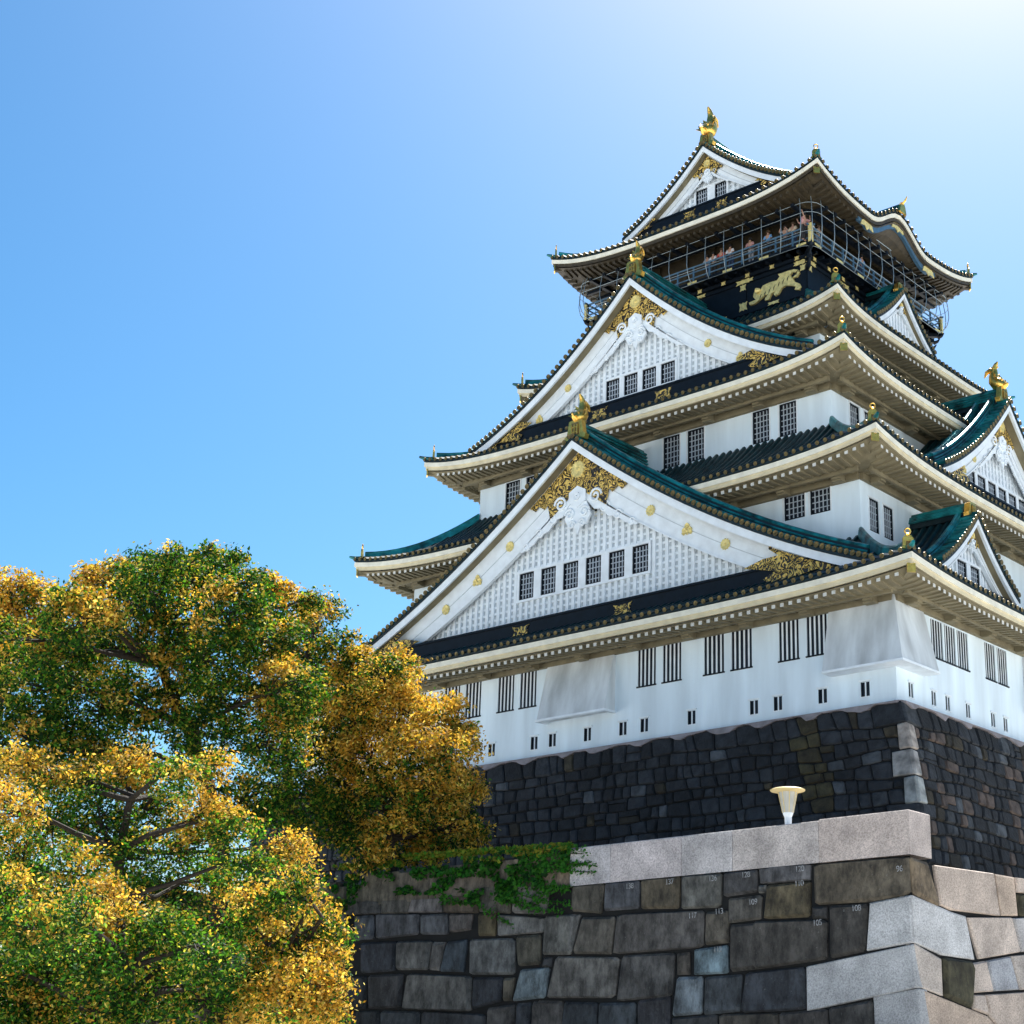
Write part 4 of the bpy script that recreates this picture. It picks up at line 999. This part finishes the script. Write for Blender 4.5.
def person(x,y,rz,hgt,shirt,trou,hair,label,pose=0,lean=.1):
    r=empty('person',(x,y,31.002),label,'person','visitors at the top balcony rail'); r.rotation_euler=(0,0,rz); k=hgt/1.7; r.scale=(k,k,k)
    arms={0:[(-.24,.30,1.10),(.24,.30,1.10)],1:[(-.14,.34,1.52),(.14,.34,1.52)],2:[(-.24,.30,1.10),(.42,.25,1.7)],3:[(-.42,.2,1.75),(.42,.2,1.75)]}[pose]
    P=[(0,0,.92),(0,lean*.4,1.15),(0,lean,1.38),(0,lean,1.50),(0,lean+.02,1.60),(-.19,lean,1.38),(.19,lean,1.38),
       (-.27,lean+.06,1.15),(.27,lean+.06,1.15),(*arms[0],),(*arms[1],),(-.1,0,.88),(.1,0,.88),(-.11,.02,.48),(.11,.02,.48),(-.11,0,.06),(.11,0,.06),(-.11,.14,.03),(.11,.14,.03)]
    if pose in(1,3): P[7]=(-.3,lean+.2,1.28); P[8]=(.3,lean+.2,1.28)
    if pose==2: P[8]=(.34,lean+.1,1.42)
    E=[(0,1),(1,2),(2,3),(3,4),(2,5),(2,6),(5,7),(6,8),(7,9),(8,10),(0,11),(0,12),(11,13),(12,14),(13,15),(14,16),(15,17),(16,18)]
    b=skinmesh(P,E,[(.14,.10),(.14,.10),(.16,.10),.05,.095,.06,.06,.045,.045,.032,.032,.09,.09,.06,.06,.04,.04,.035,.035],'body',SK,r,1)
    tp=[P[0],P[1],P[2],P[5],P[6],P[7],P[8]]
    skinmesh(tp,[(0,1),(1,2),(2,3),(2,4),(3,5),(4,6)],[(.16,.12),(.16,.12),(.18,.12),.08,.08,.065,.065],'shirt',shirt,r,1)
    tp=[P[0],P[11],P[12],P[13],P[14],P[15],P[16]]
    skinmesh(tp,[(0,1),(0,2),(1,3),(2,4),(3,5),(4,6)],[(.15,.11),.11,.11,.08,.08,.06,.06],'trousers',trou,r,1)
    hm=MB(); cc=Vector((0,lean,1.64))
    sec=[]
    for i in range(6):
        ph=i/5*PI*.6; sec.append([cc+Vector((.115*math.sin(ph+.02)*math.cos(2*PI*j/12),.12*math.sin(ph+.02)*math.sin(2*PI*j/12)-.02,.135*math.cos(ph))) for j in range(12)])
    hm.strip(sec); hm.build('hair',hair,r,smooth=True)
cl={n:mat('cloth_'+n,c,.8,var=.1) for n,c in dict(white=(.55,.56,.58),grey=(.25,.26,.28),navy=(.03,.05,.11),black=(.02,.02,.022),red=(.4,.06,.05),beige=(.5,.42,.3),blue=(.12,.28,.5),pink=(.42,.22,.22)).items()}
hb_={'black':mat('black_hair',(.012,.01,.009),.5),'brown':mat('brown_hair',(.07,.04,.02),.5)}
fx=lambda u,v,yy: hit(u,v,Vector((0,yy,0)),Vector((0,1,0))).x
YF=11.3
for (u,sh,tr,hr,lab,pose,hgt) in ((708,'grey','navy','black','person in grey top, leftmost of the visitors leaning on the top balcony rail',0,1.6),
    (714,'white','black','black','person in pale top beside the leftmost visitor at the balcony rail',0,1.66),
    (722,'red','black','brown','person in dark red top standing third from left at the balcony rail',0,1.72),
    (731,'white','navy','black','person in bright white shirt near the middle of the balcony rail',0,1.75),
    (751,'pink','grey','black','person in pink top alone right of the white shirted visitor',0,1.72),
    (769,'blue','black','brown','person in blue top with elbows on the balcony rail',0,1.78),
    (786,'grey','black','black','person in grey top holding up a camera at the balcony rail',1,1.7),
    (794,'beige','navy','brown','person in beige top left of the balcony corner',0,1.74),
    (806,'pink','black','black','person in pink top with one arm raised at the balcony corner',2,1.8)):
    person(fx(u,250,YF),YF+.03,PI,hgt,cl[sh],cl[tr],hb_[hr],lab,pose)
XR=-11.35
for (y,sh,tr,hr,lab,pose,hgt) in ((10.75,'pink','black','black','person in pink top with both arms up on the right side of the balcony corner',3,1.75),
    (11.5,'white','navy','black','person in white top just right of the balcony corner',0,1.65),(12.3,'beige','grey','brown','person in beige top, second right of the balcony corner',0,1.62),(17.1,'blue','navy','black','person in blue top far along the right balcony rail',0,1.7)):
    person(XR,y,-PI/2,hgt,cl[sh],cl[tr],hb_[hr],lab,pose)
# ------------------------------------------------------------ trees
GR=[(.018,.065,.008),(.028,.10,.010),(.065,.18,.014),(.009,.034,.007),(.012,.045,.008)]
YE=[(.78,.48,.07),(.68,.36,.05),(.88,.60,.16),(.45,.24,.03),(.50,.38,.06),(.24,.20,.03)]
MX=[(.30,.32,.04),(.42,.34,.04),(.18,.26,.03)]
def tree(name,label,base,trunk,blobs,seed,leaf=.13,dens=1.0,group=None,limbr=.10,bright=1.0):
    """base: ground point; trunk: list of points + radii; blobs: (centre, radius, yellow fraction 0..1)"""
    rnd=random.Random(seed); root=empty(name,base,label,'tree',group); b=Vector(base)
    L=lambda p: Vector(p)-b
    tb=MB(); pts=[L(p) for p,_ in trunk]; tb.tube(pts,[r for _,r in trunk],10)
    to=tb.build('trunk',M['bark'],root,smooth=True)
    br=MB(); fork=[L(p) for p,_ in trunk[1:]]
    for c,r,yf in blobs:
        c=L(c); f=min(fork,key=lambda q:(q-c).length+max(0,q.z-c.z)*1.5)
        m1=f.lerp(c,.35)+Vector((rnd.uniform(-.5,.5),rnd.uniform(-.5,.5),rnd.uniform(-.1,.5))); m2=f.lerp(c,.7)+Vector((rnd.uniform(-.5,.5),rnd.uniform(-.5,.5),rnd.uniform(0,.6)))
        rr=limbr*(.6+r*.35); br.tube([f,m1,m2,c],[rr,rr*.8,rr*.55,rr*.3],7)
        for k in range(int(8+r*4)):
            d=Vector((rnd.gauss(0,1),rnd.gauss(0,1),rnd.gauss(.3,.8))).normalized(); e=c+d*r*rnd.uniform(.6,1.0); s0=m2.lerp(c,rnd.random())
            mm=s0.lerp(e,.5)+Vector((rnd.uniform(-.25,.25),rnd.uniform(-.25,.25),rnd.uniform(-.1,.3)))*r*.4
            br.tube([s0,mm,e],[rr*.35,rr*.22,.012],5)
    br.build('branch',M['bark'],root,smooth=True,stuff=True)
    cr=MB(); V=cr.v; Fc=cr.f; Mi=cr.m; T=cr.t
    for c,r,yf in blobs:
        c=L(c); nc=int(26*r*r*dens)+6
        for _ in range(nc):
            d=Vector((rnd.gauss(0,1),rnd.gauss(0,1),rnd.gauss(.15,1))).normalized(); rad=r*rnd.uniform(.25,1.05)**.55
            p=c+Vector((d.x*rad,d.y*rad,d.z*rad*.82)); cl_=rnd.uniform(.13,.26)*(1+r*.08)
            nv=noise.noise((p+b)*.42)+.55*noise.noise((p+b)*1.3); tip=((p-c).z/r*.5+(p-c).length/r-.75)*.35; isY=nv+tip+rnd.gauss(0,.16)>(.62-1.24*(.38+(yf-.38)*.8))*.75
            nl=rnd.randint(20,34); wc=rnd.uniform(.6,1.35); N0=Vector((rnd.gauss(0,.7),rnd.gauss(0,.7),rnd.gauss(.7,.7))).normalized()+d*.3; py=.9 if isY else .04
            for k in range(nl):
                q=p+Vector([max(-1.7,min(1.7,rnd.gauss(0,1)))*cl_*k_ for k_ in (1,1,.7)])
                col=rnd.choice(YE if rnd.random()<py else (MX if rnd.random()<.18 else GR)); w_=rnd.uniform(.8,1.2)*wc*(bright if col[1]>col[0] else 1); col=tuple(min(.95,x*w_) for x in col)
                n=(N0+Vector((rnd.gauss(0,.55),rnd.gauss(0,.55),rnd.gauss(0,.55)))).normalized(); a=n.orthogonal().normalized()
                a.rotate(Matrix.Rotation(rnd.uniform(0,6.28),3,n)); bb_=n.cross(a); s=leaf*rnd.uniform(.65,1.3)
                k0=len(V); V.append(tuple(q-a*s)); V.append(tuple(q+bb_*s*.5)); V.append(tuple(q+a*s)); V.append(tuple(q-bb_*s*.5)); Fc.append((k0,k0+1,k0+2,k0+3)); Mi.append(0); T.append(col)
    cr.build('crown',M['leaf'],root,stuff=True)
    return root
def blobs(lst,dist,spread,seed):
    rn=random.Random(seed); out=[]
    for u,v,rp,yf in lst:
        d=dist+rn.uniform(-spread,spread); out.append((at(u,v,d),rp*d/F_PX,yf))
    return out
def tk(lst,dist,zg): # trunk from pixel polyline upward, ground foot added
    o=[(at(u,v,dist),r) for u,v,r in lst]; p=o[0][0]; return [(Vector((p.x,p.y,zg)),o[0][1]*1.35)]+o
# big green tree in the middle distance
d=66; T_=tk([(222,900,.42),(218,830,.36),(203,775,.30),(190,730,.24),(172,700,.18),(160,665,.12),(163,625,.07)],d,-18)
tree('broadleaf_tree','tall dark green tree with yellowing tips, its crown highest of the trees',T_[0][0],T_,
 blobs([(150,910,50,.1),(60,930,50,.1),(230,930,46,.15),(10,900,46,.1),(185,690,30,.15),(178,650,26,.2),(118,572,15,.4),(145,562,14,.4),(176,556,14,.3),(206,553,13,.2),(232,562,15,.3),(262,582,15,.4),(92,580,15,.5),(66,600,16,.5),(282,592,13,.4),(310,600,12,.3),(150,590,36,.25),(195,585,34,.18),(110,600,38,.3),(230,615,40,.3),(80,620,38,.35),(60,660,42,.15),(110,655,42,.2),(165,640,36,.3),(215,660,40,.22),(265,640,36,.35),(30,690,42,.15),(85,710,42,.12),(140,705,36,.2),(240,705,42,.12),(200,735,36,.15),(290,690,38,.2),(60,760,42,.1),(120,765,40,.15),(275,745,40,.12),(20,740,38,.15),(300,800,38,.1),(250,800,38,.1),(185,575,26,.15),(245,590,28,.3),(215,570,20,.2),(285,615,30,.35),(0,640,30,.4)],d,3.5,1),21,bright=1.25,leaf=.085,dens=2.3,group='trees below the castle')
# tall slim tree right of it
d=72; T_=tk([(300,880,.22),(290,800,.2),(285,740,.17),(300,680,.12),(315,630,.08)],d,-18)
tree('broadleaf_tree','slender green and ochre tree, its thin top standing just left of the lowest castle roof',T_[0][0],T_,
 blobs([(322,612,24,.25),(300,640,26,.25),(338,650,26,.5),(355,670,28,.6),(310,680,32,.55),(280,665,26,.5),(345,710,34,.6),(300,730,34,.25),(365,690,24,.5)],d,2,2),22,leaf=.085,dens=2.2,group='trees below the castle')
# orange tree in front of castle wall
d=69; T_=tk([(395,900,.2),(390,840,.18),(385,790,.15),(395,745,.1),(400,710,.06)],d,-9.1)
tree('broadleaf_tree','round orange yellow tree in front of the dark stone base, right of the green ones',T_[0][0],T_,
 blobs([(385,680,30,.9),(355,720,34,.8),(405,715,34,.95),(440,715,28,.95),(370,760,36,.55),(415,755,36,.8),(450,755,30,.9),(465,790,24,.95),(430,795,34,.9),(385,805,36,.5),(345,790,32,.35),(340,830,30,.3),(400,840,32,.7),(450,830,32,.95),(470,835,20,.95),(365,850,26,.35),(430,850,22,.9),(330,760,30,.4),(462,735,16,.9),(400,668,22,.9)],d,2.5,3),23,leaf=.085,dens=2.5,group='trees below the castle')
# far left yellow
d=74; T_=tk([(-20,850,.3),(-10,760,.26),(0,690,.2),(5,640,.12)],d,-18)
tree('broadleaf_tree','bright yellow tree crown at the left edge, behind the tall green tree',T_[0][0],T_,
 blobs([(10,595,28,1),(40,600,22,.9),(-10,620,32,1),(25,635,30,.95),(0,665,30,.85),(50,640,26,.7),(-20,580,22,1),(-30,680,40,.8)],d,2,4),24,leaf=.09,dens=2.1,group='trees below the castle')
# middle yellow green
d=54; T_=tk([(110,960,.25),(115,900,.2),(120,850,.15),(130,800,.1)],d,-18)
tree('broadleaf_tree','spreading tree with mustard yellow leaf sprays over green, in front of the tall dark tree',T_[0][0],T_,
 blobs([(20,960,50,.2),(90,990,50,.2),(160,950,44,.2),(30,775,32,.7),(80,790,32,.65),(130,770,26,.85),(180,780,26,.9),(215,765,18,.9),(160,815,34,.6),(105,830,34,.6),(50,830,36,.5),(5,810,34,.6),(205,815,26,.5),(15,860,30,.45),(130,860,32,.5),(190,850,28,.35),(75,870,32,.4),(235,830,24,.25),(250,870,26,.2),(215,880,24,.3),(290,850,24,.3)],d,2.5,5),25,bright=1.6,leaf=.07,dens=3.0,group='trees below the castle')
# lower left green
d=44; T_=tk([(130,1060,.2),(130,1010,.16),(130,970,.1)],d,-18)
tree('broadleaf_tree','low leafy tree, bright green with yellow tips, at the lower left corner',T_[0][0],T_,
 blobs([(0,990,40,.2),(20,1035,44,.1),(-10,1050,40,.1),(20,930,36,.45),(70,920,34,.55),(120,925,32,.55),(165,935,30,.45),(40,975,40,.15),(100,975,40,.2),(160,980,40,.1),(205,965,32,.3),(20,1015,40,.08),(80,1030,40,.05),(150,1030,42,.08),(215,1015,38,.1),(250,990,26,.3),(260,1040,34,.2),(0,890,26,.5),(100,895,20,.6)],d,2.2,6),26,bright=1.5,leaf=.062,dens=3.6,group='trees below the castle')
# lower orange
d=46; T_=tk([(300,1070,.15),(298,1010,.12),(295,960,.08)],d,-18)
tree('broadleaf_tree','small orange gold tree in front of the left end of the mottled retaining wall',T_[0][0],T_,
 blobs([(255,905,24,.85),(290,900,26,.95),(320,925,24,.95),(240,930,24,.8),(280,945,32,.9),(325,960,24,.95),(300,985,32,.85),(260,985,26,.6),(335,985,16,.95),(295,1025,32,.8),(325,1015,20,.9),(305,880,14,.9),(340,935,10,.9)],d,1.6,7),27,bright=1.5,leaf=.062,dens=3.6,group='trees below the castle')
# ------------------------------------------------------------ ivy on the terrace wall
iv=MB(); rnd=random.Random(5)
def ivy_leaf(q,s,col):
    n=Vector((rnd.gauss(0,.6),-1+rnd.gauss(0,.5),rnd.gauss(.5,.6))).normalized(); a=n.orthogonal().normalized(); a.rotate(Matrix.Rotation(rnd.uniform(0,6.28),3,n)); b=n.cross(a)
    iv.add([q-a*s,q+b*s*.7,q+a*s,q-b*s*.7],[(0,1,2,3)],0,col)
def wallp(u,v,off): p=hit(u,v,Pn,Nf); return Vector((p.x,p.y-off,p.z))
GI=[(.02,.10,.012),(.03,.14,.018),(.05,.20,.02),(.012,.06,.012)]
areas=[(330,875,362,905,800),(365,866,400,890,420),(400,862,450,895,1200),(445,858,520,905,2400),(500,852,560,890,1500),(540,848,572,872,800),(335,900,350,930,300)]
for x0,y0,x1,y1,n in areas:
    for _ in range(n):
        u=rnd.uniform(x0,x1); v=y0+(y1-y0)*rnd.random()**1.5
        if rnd.random()<.35: continue
        if noise.noise(Vector((u*.06,v*.09,1)))<(.02 if u<500 else -.15): continue
        col=rnd.choice(GI) if v>y0+5 or rnd.random()<.4 else (.22,.24,.03)  # uppermost leaves mostly yellower: sunlight on the top edge put into their colour
        ivy_leaf(wallp(u,v,.10+rnd.uniform(0,.22)),rnd.uniform(.07,.13),tuple(c*rnd.uniform(.7,1.3) for c in col))
for x0,x1,y0 in ((335,362,866),(372,398,862),(402,570,858)):
    for _ in range(int((x1-x0)*7)):
        u=rnd.uniform(x0,x1); v=y0-(u-402)*.07-2+rnd.uniform(-2,3) if x0>400 else y0+rnd.uniform(-2,3)
        ivy_leaf(wallp(u,v,.1)+Vector((0,rnd.uniform(0,.5),0)),rnd.uniform(.06,.11),rnd.choice([(.30,.28,.03),(.20,.26,.03),(.08,.22,.02)]))  # strip along the top, its sunlit look painted as yellow leaf colours
st=MB()
for (u0,v0,u1,v1,k) in ((520,870,600,866,60),(530,858,592,855,60),(540,862,596,862,60),(530,880,572,890,50),(500,895,545,905,60),(540,900,575,888,50),(470,895,515,925,40),(520,905,565,912,50),(535,865,598,872,50),(510,890,572,905,60),(528,862,590,848,60),(440,890,470,905,30)):
    pts=[]
    for i in range(9):
        t_=i/8; u=u0+(u1-u0)*t_; v=v0+(v1-v0)*t_+4*math.sin(t_*3)*(-1 if v1<v0 else 1)*.6; pts.append(wallp(u,v,.15+.1*math.sin(t_*4)))
    st.tube(pts,.015,4)
    for i in range(k*2):
        t_=rnd.random(); j=min(7,int(t_*8)); q=pts[j].lerp(pts[j+1],t_*8-j); r=.16*(1-t_*.6)
        ivy_leaf(q+Vector((rnd.gauss(0,r),rnd.uniform(-.08,.02),rnd.gauss(0,r*.8))),rnd.uniform(.06,.11)*(1-.3*t_),rnd.choice(GI[1:3]+[(.04,.17,.02)]))
io=empty('ivy',(-8,-17.1,-8.2),'green ivy spilling over the left part of the terrace parapet with trailing shoots','ivy')
a=iv.build('foliage',M['leaf'],None,loc=io.location,stuff=True); a.location=(0,0,0); a.parent=io
a=st.build('stem',M['bark'],None,loc=io.location); a.location=(0,0,0); a.parent=io
